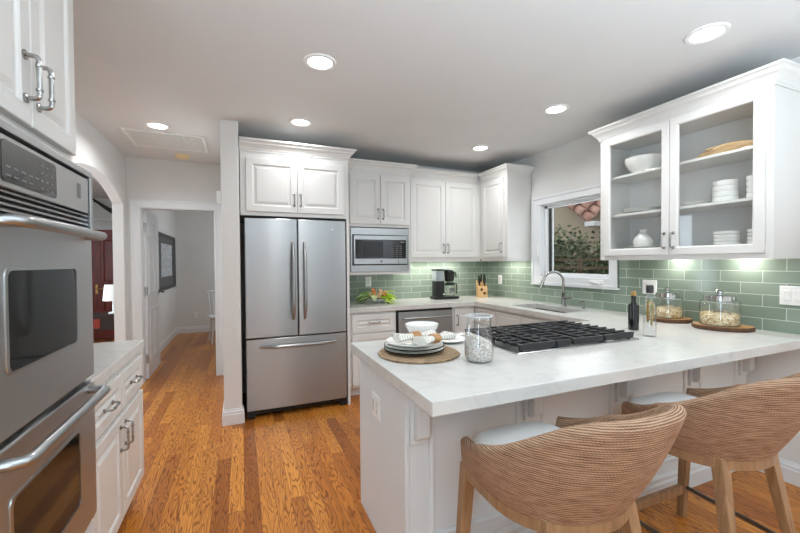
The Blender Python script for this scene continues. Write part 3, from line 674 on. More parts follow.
B().tube([(0, -.022, .11), (0, -.025, .11)], .014, 20).done('badge', 'dsteel', dr)
B().box(.198, .202, -.0225, -.0215, .083, .138).done('seam', 'black', dr, smooth=False)

# ------------------------------------------------------------------ base cabinets along the back and right
ZC = .914; TH = .052; CB = ZC-TH-.001
def base_box(t, x0, x1, dep, mat='white'):
    b = B(); b.box(x0, x1, 0, dep, .10, CB); b.box(x0, x1, .07, dep, 0, .10); return b.done('carcass', mat, t, smooth=False, bevel=.0015)
BA = thing('base_cabinet', 'white drawer base cabinet beside the refrigerator', 'cabinet', (.962, 3.69, 0))
base_box(BA, 0, .535, .60)
d = panel_front(BA, 'drawer', .055, .515, .655, .835); pull(d, (.235, -.02, .755), (.345, -.02, .755), (0, -1, 0))
d = panel_front(BA, 'door', .055, .515, .125, .635); pull(d, (.485, -.02, .50), (.485, -.02, .60), (0, -1, 0))
DW = thing('dishwasher', 'stainless dishwasher under the back counter', 'dishwasher', (1.84, 3.69, 0))
B().box(-.335, .335, .0, .55, .10, CB-.003).done('case', 'black', DW, smooth=False)
dd = B().box(-.325, .325, -.03, .0,   .115, .838).done('door', 'steel', DW, smooth=False, bevel=.004)
B().box(-.325, .325, -.020, 0, .842, .857).done('control_strip', 'black', DW, smooth=False)
B().tube([(-.285, -.065, .772), (.285, -.065, .772)], .010, 12).tube([(-.27, -.03, .772), (-.27, -.065, .772)], .007, 8).tube([(.27, -.03, .772), (.27, -.065, .772)], .007, 8).done('handle', 'steelx', dd)
B().box(-.335, .335, .05, .06, 0, .10).done('toe_kick', 'black', DW, smooth=False)
BC = thing('base_cabinet', 'white narrow base cabinet in the corner past the dishwasher', 'cabinet', (2.182, 3.69, 0))
b = B(); b.box(0, .295, 0, .60, .10, CB); b.box(0, .295, .07, .6, 0, .1); b.done('carcass', 'white', BC, smooth=False, bevel=.0015)
d = panel_front(BC, 'door', .02, .275, .125, .835); pull(d, (.05, -.02, .655), (.05, -.02, .765), (0, -1, 0))
SB = thing('base_cabinet', 'white sink base cabinet below the window counter', 'cabinet', (2.482, 3.685, 0), RW)
b = B(); b.box(-.60, -.02, .0, .585, 0, CB); b.box(-.02, .30, 0, .585, .1, CB); b.box(.30, 1.28, 0, .585, .1, .62); b.box(1.28, 1.60, 0, .585, .1, CB); b.box(.30, 1.28, 0, .02, .62, CB); b.box(-.02, 1.60, .07, .585, 0, .1); b.done('carcass', 'white', SB, smooth=False, bevel=.0015)
for x0, x1, hx in ((.03, .40, .37), (.41, .78, .75), (.79, 1.16, .82), (1.17, 1.54, 1.20)):
    d = panel_front(SB, 'door', x0, x1, .125, .655); pull(d, (hx, -.02, .52), (hx, -.02, .62), (0, -1, 0)); panel_front(SB, 'false_drawer', x0, x1, .675, .835)

# ------------------------------------------------------------------ peninsula
PN = thing('peninsula', 'white panelled peninsula base with corbels under the counter', 'kitchen island', (0, 0, 0))
PX, PY0, PY1 = .612, 1.42, 2.055
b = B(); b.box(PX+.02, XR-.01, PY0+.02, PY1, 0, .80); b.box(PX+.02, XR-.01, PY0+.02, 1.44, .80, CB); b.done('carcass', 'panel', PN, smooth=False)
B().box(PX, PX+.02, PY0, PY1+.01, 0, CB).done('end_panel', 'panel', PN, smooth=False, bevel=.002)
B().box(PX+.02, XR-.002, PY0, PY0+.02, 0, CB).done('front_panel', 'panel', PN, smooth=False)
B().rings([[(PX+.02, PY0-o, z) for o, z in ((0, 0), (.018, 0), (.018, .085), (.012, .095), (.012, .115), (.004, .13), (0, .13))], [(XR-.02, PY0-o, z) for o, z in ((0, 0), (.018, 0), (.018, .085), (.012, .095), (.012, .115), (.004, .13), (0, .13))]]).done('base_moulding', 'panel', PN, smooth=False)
def corbel(x):
    wd = .027
    b = B()
    prof = [(PY0, .640)] + [(PY0-.030-.028*sin(a), .668-.028*cos(a)) for a in [pi/2*i/6 for i in range(7)]] + [(PY0-.058, .755)]
    for i in range(1, 11):
        a = i/10*pi/2; prof.append((PY0-.058-.092*(1-cos(a)), .755+.090*sin(a)))
    prof += [(PY0-.158, .846), (PY0-.158, CB), (PY0, CB)]
    b.prism(prof, 0, x-wd, x+wd); return b
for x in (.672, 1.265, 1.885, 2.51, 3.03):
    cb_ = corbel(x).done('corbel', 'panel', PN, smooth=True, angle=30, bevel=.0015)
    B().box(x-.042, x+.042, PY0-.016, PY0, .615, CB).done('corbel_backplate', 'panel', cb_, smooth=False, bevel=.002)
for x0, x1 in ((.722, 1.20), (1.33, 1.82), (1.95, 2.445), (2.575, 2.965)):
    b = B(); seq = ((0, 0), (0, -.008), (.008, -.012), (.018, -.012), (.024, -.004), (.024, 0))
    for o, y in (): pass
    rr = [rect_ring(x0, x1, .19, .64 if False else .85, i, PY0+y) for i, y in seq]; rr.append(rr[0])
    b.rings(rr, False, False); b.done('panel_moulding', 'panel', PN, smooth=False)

# countertops
SX0, SX1, SY0, SY1 = 2.585, 2.93, 2.50, 3.20      # sink cut-out
def in_top(x, y):
    if SX0 < x < SX1 and SY0 < y < SY1: return False
    return (y < 2.08 and x > .566) or (x > 2.448) or (y > 3.653 and x > .962)
b = B(); cells(b, [.566, .962, 2.448, SX0, SX1, XR-.009], [1.086, 2.08, SY0, SY1, 3.653, YB-.009], in_top, ZC-TH, ZC)
bmesh.ops.remove_doubles(b.b, verts=b.b.verts, dist=1e-5)
ct = b.done('countertop', 'quartz', smooth=False, bevel=.004); tag(ct, 'white quartz counter running round the kitchen and over the peninsula', 'countertop')

# sink + faucet + soap
sk = thing('sink', 'stainless undermount sink set in the window counter', 'sink', ((SX0+SX1)/2, (SY0+SY1)/2, ZC-TH-.002))
hx_, hy_ = (SX1-SX0)/2, (SY1-SY0)/2
def rr_ring(hx, hy, r, z):
    out = []
    for cx, cy, a0 in ((hx-r, hy-r, 0), (-hx+r, hy-r, 90), (-hx+r, -hy+r, 180), (hx-r, -hy+r, 270)):
        for i in range(6): a = radians(a0+18*i); out.append((cx+r*cos(a), cy+r*sin(a), z))
    return out
def bowl_(cy, hy, name):
    b = B(); seq = [(.012, 0, .05), (-.004, 0, .05), (-.006, -.02, .05), (-.012, -.16, .05), (-.05, -.185, .03)]
    b.rings([[(x, y+cy, z) for x, y, z in rr_ring(hx_+o, hy+o, r, zz)] for o, zz, r in seq], cap0=False); return b.done(name, 'shadesteel', sk, solid=.0015)
bowl_(-.18, .16, 'basin'); bowl_(.17, .17, 'basin')
B().box(-hx_, hx_, -.024, .004, -.03, -.004).done('divider', 'steelh', sk, smooth=False, bevel=.004)
for cy in (-.18, .17): B().lathe([(.04, -.1845), (.036, -.182), (.02, -.184)], c=(0, cy)).done('drain', 'chrome', sk)
fa = thing('faucet', 'tall brushed gooseneck faucet behind the sink', 'faucet', (2.985, 2.872, ZC))
B().lathe([(.027, 0), (.027, .006), (.021, .012), (.019, .05), (.019, .13), (.021, .134), (.021, .142), (.014, .146)], n=24).done('body', 'nickel', fa)
pts = [(0, 0, .14), (0, 0, .25)] + [(-.095+.095*cos(a), .0+.035*(1-cos(a)), .25+.095*sin(a)) for a in [pi*i/14 for i in range(1, 13)]]
e = Vector(pts[-1]); pts += [tuple(e+Vector((-.014, .004, -.035)))]
B().tube(pts, .0125, 14).done('gooseneck', 'nickel', fa)
p = Vector(pts[-1]); B().tube([p, p+Vector((-.012, .003, -.03)), p+Vector((-.028, .007, -.075))], [.0145, .016, .014], 14).done('spray_head', 'nickel', fa)
B().tube([(0, -.015, .085), (0, -.05, .085)], .013, 14).tube([(0, -.05, .085), (0, -.055, .087), (.0, -.10, .093)], [.015, .015, .008], 12).done('lever', 'nickel', fa)
so = thing('soap_dispenser', 'small nickel soap pump beside the faucet', 'soap dispenser', (2.985, 2.63, ZC))
B().lathe([(.018, 0), (.018, .004), (.011, .008), (.011, .05), (.012, .055), (.012, .062)], n=20).done('collar', 'nickel', so); B().tube([(0, 0, .062), (0, 0, .07), (-.012, 0, .072), (-.05, 0, .066)], [.006, .007, .007, .005], 10).done('spout', 'nickel', so)

# cooktop
CX0, CX1, CY0, CY1 = 1.225, 2.105, 1.465, 1.985
ck = thing('cooktop', 'five-burner gas cooktop with black iron grates on the peninsula', 'cooktop', ((CX0+CX1)/2, (CY0+CY1)/2, ZC))
cw, ch = (CX1-CX0)/2, (CY1-CY0)/2
B().rings([rr_ring(cw, ch, .012, 0), rr_ring(cw, ch, .012, .004), rr_ring(cw-.004, ch-.004, .01, .007), rr_ring(cw-.012, ch-.012, .01, .007), rr_ring(cw-.018, ch-.018, .01, .0035)]).done('pan', 'steelx', ck)
ckx = (CX0+CX1)/2
for gi, (gx0, gx1) in enumerate(((1.250, 1.490), (1.497, 1.833), (1.840, 2.080))):
    b = B(); x0, x1 = gx0-ckx, gx1-ckx; y0, y1 = -ch+.022, ch-.020; zt = .044
    segs_ = [(x0, x1)] if gi != 1 else [(x0, x0+.10), (x0+.108, x1)]
    for a0, a1 in segs_: b.prism([(a0+.010, .012), (a1-.010, .012), (a1, zt-.004), (a1-.004, zt), (a0+.004, zt), (a0, zt-.004)], 1, y0-.006, y0+.006)
    b.prism([(x0+.010, .012), (x1-.010, .012), (x1, zt-.004), (x1-.004, zt), (x0+.004, zt), (x0, zt-.004)], 1, y1-.006, y1+.006)
    xl, xr = x0+(.028 if gi == 0 else .006), x1-(.028 if gi == 2 else .006)
    for x in (xl, xr): b.box(x-.006, x+.006, y0, y1, zt-.020, zt-.004)
    for k in range(1, 8):
        y = y0+(y1-y0)*k/8; mid = (x0+x1)/2; fl_ = (x1-x0)*.40
        b.prism([(x0+.006, zt-.018), (x0+fl_-.01, zt-.018), (x0+fl_, zt), (x0-.002, zt)], 1, y-.006, y+.006); b.prism([(x1-fl_+.01, zt-.018), (x1-.006, zt-.018), (x1+.002, zt), (x1-fl_, zt)], 1, y-.006, y+.006)
    for x in ((x0+x1)/2-.035, (x0+x1)/2+.035): b.box(x-.005, x+.005, y0, y1, zt-.014, zt)
    b.box(x0, x1, -.006, .006, zt-.014, zt)
    for x in (xl, xr):
        for y in (y0+.01, y1-.01, 0): b.box(x-.008, x+.008, y-.008, y+.008, .0035, zt-.01)
    b.done('grate', 'iron', ck, smooth=False, bevel=.0015, segs=1)
for (x, y, r) in ((-.287, -.13, .045), (-.287, .13, .038), (0, .02, .06), (.287, -.13, .038), (.287, .13, .045)):
    bb = B().lathe([(r, .0035), (r, .012), (r*.8, .016)], c=(x, y), n=28).done('burner', 'dsteel', ck); B().lathe([(r*.75, .016), (r*.78, .022), (r*.7, .025)], c=(x, y), n=28).done('burner_cap', 'iron', bb)
for i in range(5):
    x = (-.06+.03*i)*1.2; B().lathe([(.0, .0036), (.012, .0036), (.012, .02), (.009, .023)], c=(x*1.6, -ch+.055 if False else -.19), n=16).done('knob', 'dsteel', ck)

# ------------------------------------------------------------------ left side: oven tower, ovens, base cabinet
OT = thing('oven_cabinet', 'tall white oven cabinet with two upper doors at the left', 'cabinet', (-.57, 1.05, 0), pi/2)   # local x -> +Y, local y -> -X
OW = .715
b = B(); b.box(0, OW, 0, .60, 1.735, CE-.003); b.box(0, OW, 0, .60, .10, .42); b.box(0, .012, 0, .6, .42, 1.735); b.box(OW-.012, OW, 0, .6, .42, 1.735); b.box(.012, OW-.012, .58, .6, .42, 1.735); b.box(0, OW, .06, .6, 0, .1); b.done('carcass', 'white', OT, smooth=False, bevel=.002)
for x0, x1, hx in ((.045, .371, .371-.036), (.375, .690, .375+.034)):
    d = panel_front(OT, 'door', x0, x1, 1.765, 2.50); pull(d, (hx, -.02, 1.835), (hx, -.02, 1.955), (0, -1, 0), r=.0065)
panel_front(OT, 'drawer', .045, .66, .13, .40)
OV = thing('double_oven', 'stainless built-in double wall oven at the left', 'oven', (-.57, 1.05, 0), pi/2)
b = B(); b.box(.014, .698, .02, .56, .425, 1.73); b.done('case', 'dsteel', OV, smooth=False)
YF = -.065
b = B(); b.box(.004, .690, YF, -.002, 1.685, 1.705); b.box(.668, .690, YF, -.002, 1.49, 1.685); b.box(.004, .022, YF, -.002, 1.49, 1.685); b.box(.004, .69, -.03, .018, .435, 1.705); b.done('trim_frame', 'steelx', OV, smooth=False, bevel=.002)
cp_ = B().box(.03, .66, YF+.004, -.03, 1.552, 1.676).done('control_panel', 'ovensteel', OV, smooth=False, bevel=.003)
def rrect(b, x0, x1, z0, z1, r, y0, y1):
    def ring(y): return [(px+(x0+x1)/2, y, pz+(z0+z1)/2) for px, pz, _ in rr_ring((x1-x0)/2, (z1-z0)/2, r, 0)]
    return b.rings([ring(y0), ring(y1)])
rrect(B(), .115, .398, 1.565, 1.664, .014, YF+.004, YF+.002).done('display', 'ovenglass', cp_, smooth=False)
b = B()
for i in range(4):
    for j in range(3): b.box(.30+j*.03, .315+j*.03, YF+.0012, YF+.002, 1.578+i*.021, 1.583+i*.021)
for i in range(5): b.box(.13+i*.035, .15+i*.035, YF+.0012, YF+.002, 1.60, 1.605)
for i in range(4): b.box(.13+i*.035, .152+i*.035, YF+.0012, YF+.002, 1.58, 1.584)
b.done('buttons', 'slot', cp_, smooth=False)
B().box(.56, .585, YF+.002, YF+.004, 1.595, 1.645).done('badge', 'dsteel', cp_, smooth=False)
B().box(.022, .668, -.034, -.030, 1.488, 1.552).done('vent_recess', 'black', OV, smooth=False)
for i in range(4):
    b = B(); z = 1.495+i*.015; b.rings([[(x, YF+.008, z), (x, YF+.012, z+.007), (x, -.032, z+.009), (x, -.032, z+.002)] for x in (.022, .668)]); b.done('vent_slat', 'steelx', OV, smooth=False)
def odoor(z0, z1, wz0, wz1, hz):
    d = B().box(.006, .672, YF, -.032, z0, z1).done('door', 'ovensteel', OV, smooth=False, bevel=.005)
    rrect(B(), .115, .515, wz0, wz1, .02, YF+.003, YF-.0015).done('window', 'ovenglass', d, smooth=False)
    rg_ = B(); rgo = [[(px*k+.315, yy, pz*kk+(wz0+wz1)/2) for px, pz, _ in rr_ring(.20, (wz1-wz0)/2, .02, 0)] for k, kk, yy in ((1.0, 1.0, YF-.001), (1.0, 1.0, YF-.004), (1.045, 1.05, YF-.003), (1.05, 1.06, YF+.001))]
    rg_.rings(rgo, False, False); rg_.done('window_rim', 'steelx', d)
    pts = fillet([(.06, YF+.002, hz), (.06, YF-.055, hz), (.615, YF-.055, hz), (.615, YF+.002, hz)], .035, 6)
    B().tube(pts, .0145, 14).done('handle', 'steelx', d)
    return d
odoor(.965, 1.484, 1.115, 1.355, 1.468); odoor(.45, .945, .57, .815, .922)
LB = thing('base_cabinet', 'white base cabinet with two drawers beside the ovens', 'cabinet', (-.565, 1.768, 0), pi/2)
LW = .89
b = B(); b.box(0, LW, 0, .60, .10, CB); b.box(0, LW, .07, .6, 0, .10); b.done('carcass', 'white', LB, smooth=False, bevel=.0015)
for x0, x1 in ((.04, .448), (.457, .875)):
    d = panel_front(LB, 'drawer', x0, x1, .655, .835); xm = (x0+x1)/2; pull(d, (xm-.055, -.02, .745), (xm+.055, -.02, .745), (0, -1, 0))
for x0, x1, hx in ((.04, .448, .448-.036), (.457, .875, .457+.036)):
    d = panel_front(LB, 'door', x0, x1, .125, .63); pull(d, (hx, -.02, .475), (hx, -.02, .585), (0, -1, 0))
lt = B().box(XL+.002, -.545, 1.770, 2.70, ZC-TH, ZC).done('countertop', 'quartz', smooth=False, bevel=.004); tag(lt, 'short white quartz counter beside the ovens', 'countertop')

# ------------------------------------------------------------------ counter stools
def smoothstep(a, b, x): t_ = max(0, min(1, (x-a)/(b-a))); return t_*t_*(3-2*t_)
def interp(tab, x):
    for (a, va), (b_, vb) in zip(tab, tab[1:]):
        if x <= b_: t_ = (x-a)/(b_-a); return va+(vb-va)*t_
    return tab[-1][1]
def stool(label, loc, rz):
    t = thing('counter_stool', label, 'bar stool', loc, rz, 'woven counter stools')
    NS = 72
    def plan(s, wa, wt, yt, rb, e):      # s -1..1 left tip .. rear .. right tip
        sg = -1 if s < 0 else 1; a = abs(s)
        if a > .66: k = (a-.66)/.34; return (sg*(wa+(wt-wa)*k), yt*k)
        th = a/.66*pi/2
        return (sg*wa*sin(th)**(2/e), -rb*max(0, cos(th))**(2/e))
    ztab = [(0, .957), (.22, .948), (.33, .925), (.44, .875), (.55, .815), (.66, .765), (.83, .722), (1, .700)]
    def zt(s):
        a = abs(s); return (interp(ztab, max(0, a-.04))+interp(ztab, a)+interp(ztab, min(1, a+.04)))/3
    TK = .042
    ss = [-1+2*i/NS for i in range(NS+1)]
    bot = [Vector((*plan(s, .25, .245, .19, .25, 2.1), .585)) for s in ss]; top = [Vector((*plan(s, .318, .252, .19, .408, 2.25), zt(s))) for s in ss]
    def inward(C, i):
        d = (C[min(i+1, NS)]-C[max(i-1, 0)]); n = Vector((-d.y, d.x, 0)).normalized()
        return n
    b = B(); rings = []; acc = 0; us = []
    NV = 12
    for i, s in enumerate(ss):
        if i: acc += (top[i]-top[i-1]).length
        us.append(acc); nb, nt = inward(bot, i), inward(top, i)
        if nb.dot(Vector((-bot[i].x, .06-bot[i].y, 0))) < 0: nb = -nb
        if nt.dot(Vector((-top[i].x, .06-top[i].y, 0))) < 0: nt = -nt
        ring = []; bulge = .012*smoothstep(1, .5, abs(s))
        for j in range(NV+1):
            v = j/NV; p = bot[i].lerp(top[i], v) - nb.lerp(nt, v)*(bulge*sin(pi*v)); p.z = bot[i].z+(top[i].z-TK/2-bot[i].z)*v; ring.append(p)
        for j in range(1, 6):
            a = pi*j/6; c = top[i]+nt*(TK/2); ring.append(Vector((c.x, c.y, top[i].z-TK/2)) - nt*(TK/2*cos(a)) + Vector((0, 0, TK/2*sin(a))))
        for j in range(NV, -1, -1):
            v = j/NV; p = bot[i].lerp(top[i], v)+nb.lerp(nt, v)*TK; p.z = bot[i].z+(top[i].z-TK/2-bot[i].z)*v; ring.append(p)
        rings.append(ring)
    b.rings(rings)
    uv = b.b.loops.layers.uv.new('UVMap'); n = len(rings[0]); b.b.verts.ensure_lookup_table()
    for f in b.b.faces:
        for lp in f.loops:
            i, j = divmod(lp.vert.index if lp.vert.index >= 0 else 0, n); lp[uv].uv = (0, 0)
    b.b.verts.index_update()
    for f in b.b.faces:
        for lp in f.loops:
            i, j = divmod(lp.vert.index, n); c = lp.vert.co
            acc_v = c.z if j <= NV else (rings[i][NV].z+(j-NV)*.011 if j < NV+6 else rings[i][NV].z+.066+(rings[i][NV].z-c.z))
            lp[uv].uv = (us[i], acc_v)
    b.done('woven_back', 'rope', t, angle=60)
    # wood seat ring
    b = B(); rings = []
    for i, s in enumerate(ss):
        p = bot[i]; nb = inward(bot, i)
        if nb.dot(Vector((-p.x, .06-p.y, 0))) < 0: nb = -nb
        rings.append([Vector((p.x, p.y, z))+nb*o for o, z in ((.001, .548), (.001, .586), (.045, .586), (.045, .548))])
    b.rings(rings); b.done('seat_rail', 'stoolwood', t, angle=40)
    B().box(-.225, .225, .17, .205, .548, .586).done('front_rail', 'stoolwood', t, smooth=False, bevel=.003)
    # cushion
    b = B(); rings = []
    for o, z in ((-.012, .587), (.0, .60), (.002, .655), (-.006, .675), (-.025, .686), (-.09, .692), (-.17, .694)):
        ring = []
        for i in range(48):
            a = 2*pi*i/48; e = 2.9 if sin(a) < 0 else 4.5; cx, cy = cos(a), sin(a)
            ring.append((math.copysign(abs(cx)**(2/e), cx)*(.203+o), .03+math.copysign(abs(cy)**(2/e), cy)*((.222 if cy > 0 else .225)+o), z))
        rings.append(ring)
    b.rings(rings); b.done('seat_cushion', 'cushion', t, angle=60)
    for sx in (-1, 1):
        B().bar((sx*.226, .178, .600), (sx*.252, .220, 0), .048, .036, .044, .034).done('leg', 'stoolwood', t, smooth=False, bevel=.004)
        B().bar((sx*.165, -.165, .590), (sx*.232, -.262, 0), .050, .036, .046, .032).done('leg', 'stoolwood', t, smooth=False, bevel=.004)
        B().tube([(sx*.246, .205, .17), (sx*.222, -.22, .17)], .010, 10).done('side_stretcher', 'dsteel', t)
    B().box(-.238, .238, .196, .222, .135, .18).done('footrest', 'stoolwood', t, smooth=False, bevel=.004)
    B().tube([(-.222, -.228, .17), (.222, -.228, .17)], .009, 10).done('rear_stretcher', 'dsteel', t)
    return t
stool('woven rope counter stool nearest the camera, at the peninsula corner', (1.015, 1.045, 0), 0)
stool('woven rope counter stool farther right, by the right wall', (1.905, 1.05, 0), 0)

# ------------------------------------------------------------------ place setting on the peninsula
pm = B().lathe([(.0, 0), (.196, 0), (.202, .004), (.198, .009), (.0, .008)], n=64).done('placemat', 'mat'); pm.location = (.806, 1.690, ZC); tag(pm, 'round woven seagrass placemat on the peninsula', 'placemat')
def plate_m(name, r, mat='ceramic', rim=True, loc=(0, 0, 0), label='', group=None, cat='plate'):
    t = thing(name, label, cat, loc, 0, group)
    B().lathe([(r*.55, 0), (r*.62, .002), (r*.9, .011), (r, .016), (r*1.0, .0185), (r*.9, .0145), (r*.62, .006), (.0, .005)], n=56, cap1=False).done('dish', mat, t)
    if rim: B().lathe([(r*.975, .0128), (r*1.004, .0155), (r*1.004, .0190), (r*.993, .0194), (r*.980, .0184)], n=56, cap0=False, cap1=False).done('rim_band', 'darkrim', t)
    return t
pz = ZC+.0095
plate_m('dinner_plate', .150, loc=(.795, 1.72, pz), label='lowest dark-rimmed dinner plate of the stack on the placemat', group='stacked dinner plates')
plate_m('dinner_plate', .150, loc=(.795, 1.72, pz+.017), label='middle dark-rimmed dinner plate of the stack on the placemat', group='stacked dinner plates')
plate_m('dinner_plate', .142, rim=False, loc=(.797, 1.722, pz+.035), label='top plain white plate of the stack on the placemat', group='stacked dinner plates')
def bowl_m(name, r, h, label, loc, group=None, n=48, foot=.5):
    o = B().lathe([(r*foot, 0), (r*foot, .004), (r*.8, h*.35), (r*.97, h*.75), (r, h), (r-.004, h), (r*.93, h*.75), (r*.74, h*.36), (r*.3, .010), (0, .009)], n=n, cap1=False).done(name, 'ceramic'); o.location = loc
    return tag(o, label, 'bowl', group)
bowl_m('cereal_bowl', .088, .062, 'white bowl on the plate stack behind the napkins', (.885, 1.815, pz+.054))
def napkin(label, loc, rz, tilt=0):
    t = thing('rolled_napkin', label, 'napkin', loc, rz)
    rg2 = random.Random(int(loc[0]*1000)); b = B(); rings = []
    prof = [(-.105, .040), (-.09, .037), (-.05, .028), (-.015, .0185), (.012, .0185), (.05, .026), (.085, .036), (.10, .038)]
    for k, (x, r) in enumerate(prof):
        ring = []
        for i in range(28):
            a = 2*pi*i/28; q = r*(1+.10*sin(5*a+x*30)*(abs(x)/.1)); sq = .55 if abs(x) > .04 else .85
            ring.append((x, q*cos(a)*1.1, .024+q*sq*sin(a)-(.024-.023*sq/.6*.9 if False else 0)))
        rings.append(ring)
    b.rings(rings); b.done('cloth', 'napkin', t, angle=70)
    b = B(); rr = []
    for x, r in ((-.020, .0195), (-.020, .0245), (-.012, .026), (.012, .026), (.020, .0245), (.020, .0195)): rr.append([(x, r*cos(2*pi*i/28)*1.1, .024+r*.9*sin(2*pi*i/28)) for i in range(28)])
    b.rings(rr, False, False); b.done('napkin_ring', 'ringwood', t); return t
napkin('striped napkin in a wooden ring lying across the plates', (.790, 1.690, pz+.055), radians(2))
napkin('striped napkin in a wooden ring leaning on the other napkin', (.850, 1.603, pz+.055), radians(20), 1)
plate_m('salad_plate', .105, rim=False, loc=(1.085, 1.885, ZC), label='plain white plate on the counter behind the glass pitcher')
fk = thing('fork', 'steel fork lying on the plate behind the glass pitcher', 'fork', (1.075, 1.875, ZC+.018), radians(20))
b = B(); b.tube([(-.09, 0, .002), (.02, 0, .004), (.05, 0, .006)], [.005, .003, .008], 8, flat=.35)
for y in (-.006, -.002, .002, .006): b.tube([(.048, y, .006), (.07, y, .003), (.09, y, .008)], [.0016, .0015, .001], 6)
b.done('fork_body', 'chrome', fk)

# glass pitcher / jar with beads
def tin(prof_out, th): # double-walled glass profile
    inner = [(max(.001, r-th), z+(th if k == 0 else 0)) for k, (r, z) in enumerate(prof_out)]
    return prof_out+list(reversed(inner))
gj = thing('glass_jar', 'clear glass jar on the peninsula half filled with pale beads', 'jar', (1.0, 1.455, ZC))
po = [(.048, .0005), (.058, .004), (.065, .02), (.067, .055), (.0655, .090), (.060, .130), (.0545, .165), (.0535, .188), (.059, .203)]
B().lathe(tin(po, .003), n=48, cap0=True, cap1=True).done('body', 'jar', gj)
B().lathe([(.0580, .202), (.0615, .204), (.0615, .208), (.0570, .209), (.0550, .206), (.0580, .202)], n=48, cap0=False, cap1=False).done('rim', 'rimshine', gj)
b = B(); rings = []
fl = [(.044, .004), (.054, .0075), (.061, .02), (.063, .045)]
for r, z in fl: rings.append([(r*cos(2*pi*i/40), r*sin(2*pi*i/40), z) for i in range(40)])
def fz(x, y): return .108-.42*(x*.92-y*.39)
for k in (.985, .8, .55, .3, .05):
    rings.append([(.0565*k*cos(2*pi*i/40), .0565*k*sin(2*pi*i/40), fz(.0565*k*cos(2*pi*i/40), .0565*k*sin(2*pi*i/40))+.006*(1-k)) for i in range(40)])
b.rings(rings); o = b.done('beads', 'beads'); o.location = (1.0, 1.455, ZC); tag(o, 'pale bead filling inside the clear glass jar', 'beads', kind='stuff')

# oil bottles
t = thing('oil_bottle', 'dark square-shouldered oil bottle with cork beside the cooktop', 'bottle', (2.365, 1.690, ZC))
B().lathe([(.028, 0), (.031, .004), (.031, .158), (.028, .170), (.016, .178), (.0135, .190), (.0135, .212), (.0155, .213), (.0155, .221), (.011, .222)], n=32).done('body', 'dark_oil', t)
B().lathe([(.0115, .222), (.0125, .226), (.0150, .228), (.0150, .249), (.013, .251)], n=24).done('cork', 'cork', t)
t = thing('infused_bottle', 'clear bottle of pickled peppers with black cap', 'bottle', (2.240, 1.500, ZC))
B().lathe(tin([(.030, .0005), (.0345, .004), (.0345, .185), (.033, .205), (.022, .232), (.017, .248), (.017, .262)], .0025), n=32).done('body', 'jar', t)
B().lathe([(.0175, .260), (.0195, .262), (.0195, .302), (.017, .306)], n=24).done('cap', 'black', t)
b = B()
for (x, y, z0, z1, r) in ((-.009, .005, .085, .215, .014), (.009, -.007, .11, .222, .013), (.005, .012, .13, .21, .012), (-.006, -.012, .07, .17, .010)):
    b.tube([(x, y, z0), (x*.8+.002, y, (z0*2+z1)/3), (x*.9, y*.8, (z0+2*z1)/3), (x*.5, y*.5, z1)], [.003, r*.8, r, r*.5], 12)
o = b.done('pickled_peppers', 'olive', t)

# cereal jars on log slices
def logslice(label, loc, rx, ry, rz):
    t = thing('wood_slice', label, 'serving board', loc, rz)
    rg4 = random.Random(int(rx*1e4)); w_ = [1+.03*sin(3*a)+.02*sin(7*a+1) for a in [2*pi*i/48 for i in range(48)]]
    def rn(k, z): return [(rx*k*w_[i]*cos(2*pi*i/48), ry*k*w_[i]*sin(2*pi*i/48), z) for i in range(48)]
    B().rings([rn(.96, 0), rn(1.0, .004), rn(1.01, .020), rn(.985, .027)], cap1=False).done('bark_edge', 'bark', t)
    B().rings([rn(.985, .027), rn(.97, .0285), rn(.5, .029)]).done('cut_face', 'slice', t); return t
def cjar(lab_slice, lab_jar, lab_fill, x, y, rx, ry, rz, R, H):
    logslice(lab_slice, (x, y, ZC), rx, ry, rz)
    z = ZC+.0292; t = thing('glass_canister', lab_jar, 'jar', (x-.01, y+.01, z))
    B().lathe(tin([(R*.92, .0005), (R, .005), (R, H*.92), (R*.96, H), (R*.80, H+.003)], .003), n=48).done('body', 'jar', t)
    ld = B().lathe([(R*.76, H+.0035), (R*.80, H+.004), (R*.80, H+.032), (R*.76, H+.036), (R*.3, H+.040), (0, H+.040)], n=48, cap1=False).done('lid', 'chrome', t)
    B().lathe([(R*.1, H+.040), (R*.09, H+.046), (R*.2, H+.052), (R*.22, H+.062), (R*.15, H+.070), (0, H+.071)], n=20, cap1=False).done('lid_knob', 'chrome', ld)
    b = B(); rings = []; rg5 = random.Random(int(R*1e4))
    for r, zz in ((R*.88, .006), (R-.004, .010), (R-.004, H*.42)): rings.append([(r*cos(2*pi*i/36), r*sin(2*pi*i/36), zz+(rg5.uniform(-.004, .008) if zz > .02 else 0)) for i in range(36)])
    for k in (.9, .7, .45, .2): rings.append([((R-.004)*k*cos(2*pi*i/36), (R-.004)*k*sin(2*pi*i/36), H*.46+.02*(1-k)+rg5.uniform(-.006, .008)) for i in range(36)])
    b.rings(rings); o = b.done('oat_flakes', 'cereal', angle=70); o.location = t.location; tag(o, lab_fill, 'cereal', kind='stuff')
cjar('bark-edged wood slice under the nearer glass canister', 'nearer glass canister with silver lid on a wood slice', 'oat flakes in the nearer canister', 2.895, 1.462, .158, .112, radians(-58), .106, .158)
cjar('bark-edged wood slice under the farther glass canister', 'farther glass canister with silver lid behind the bottles', 'oat flakes in the farther canister', 2.935, 1.815, .135, .112, radians(-50), .094, .150)

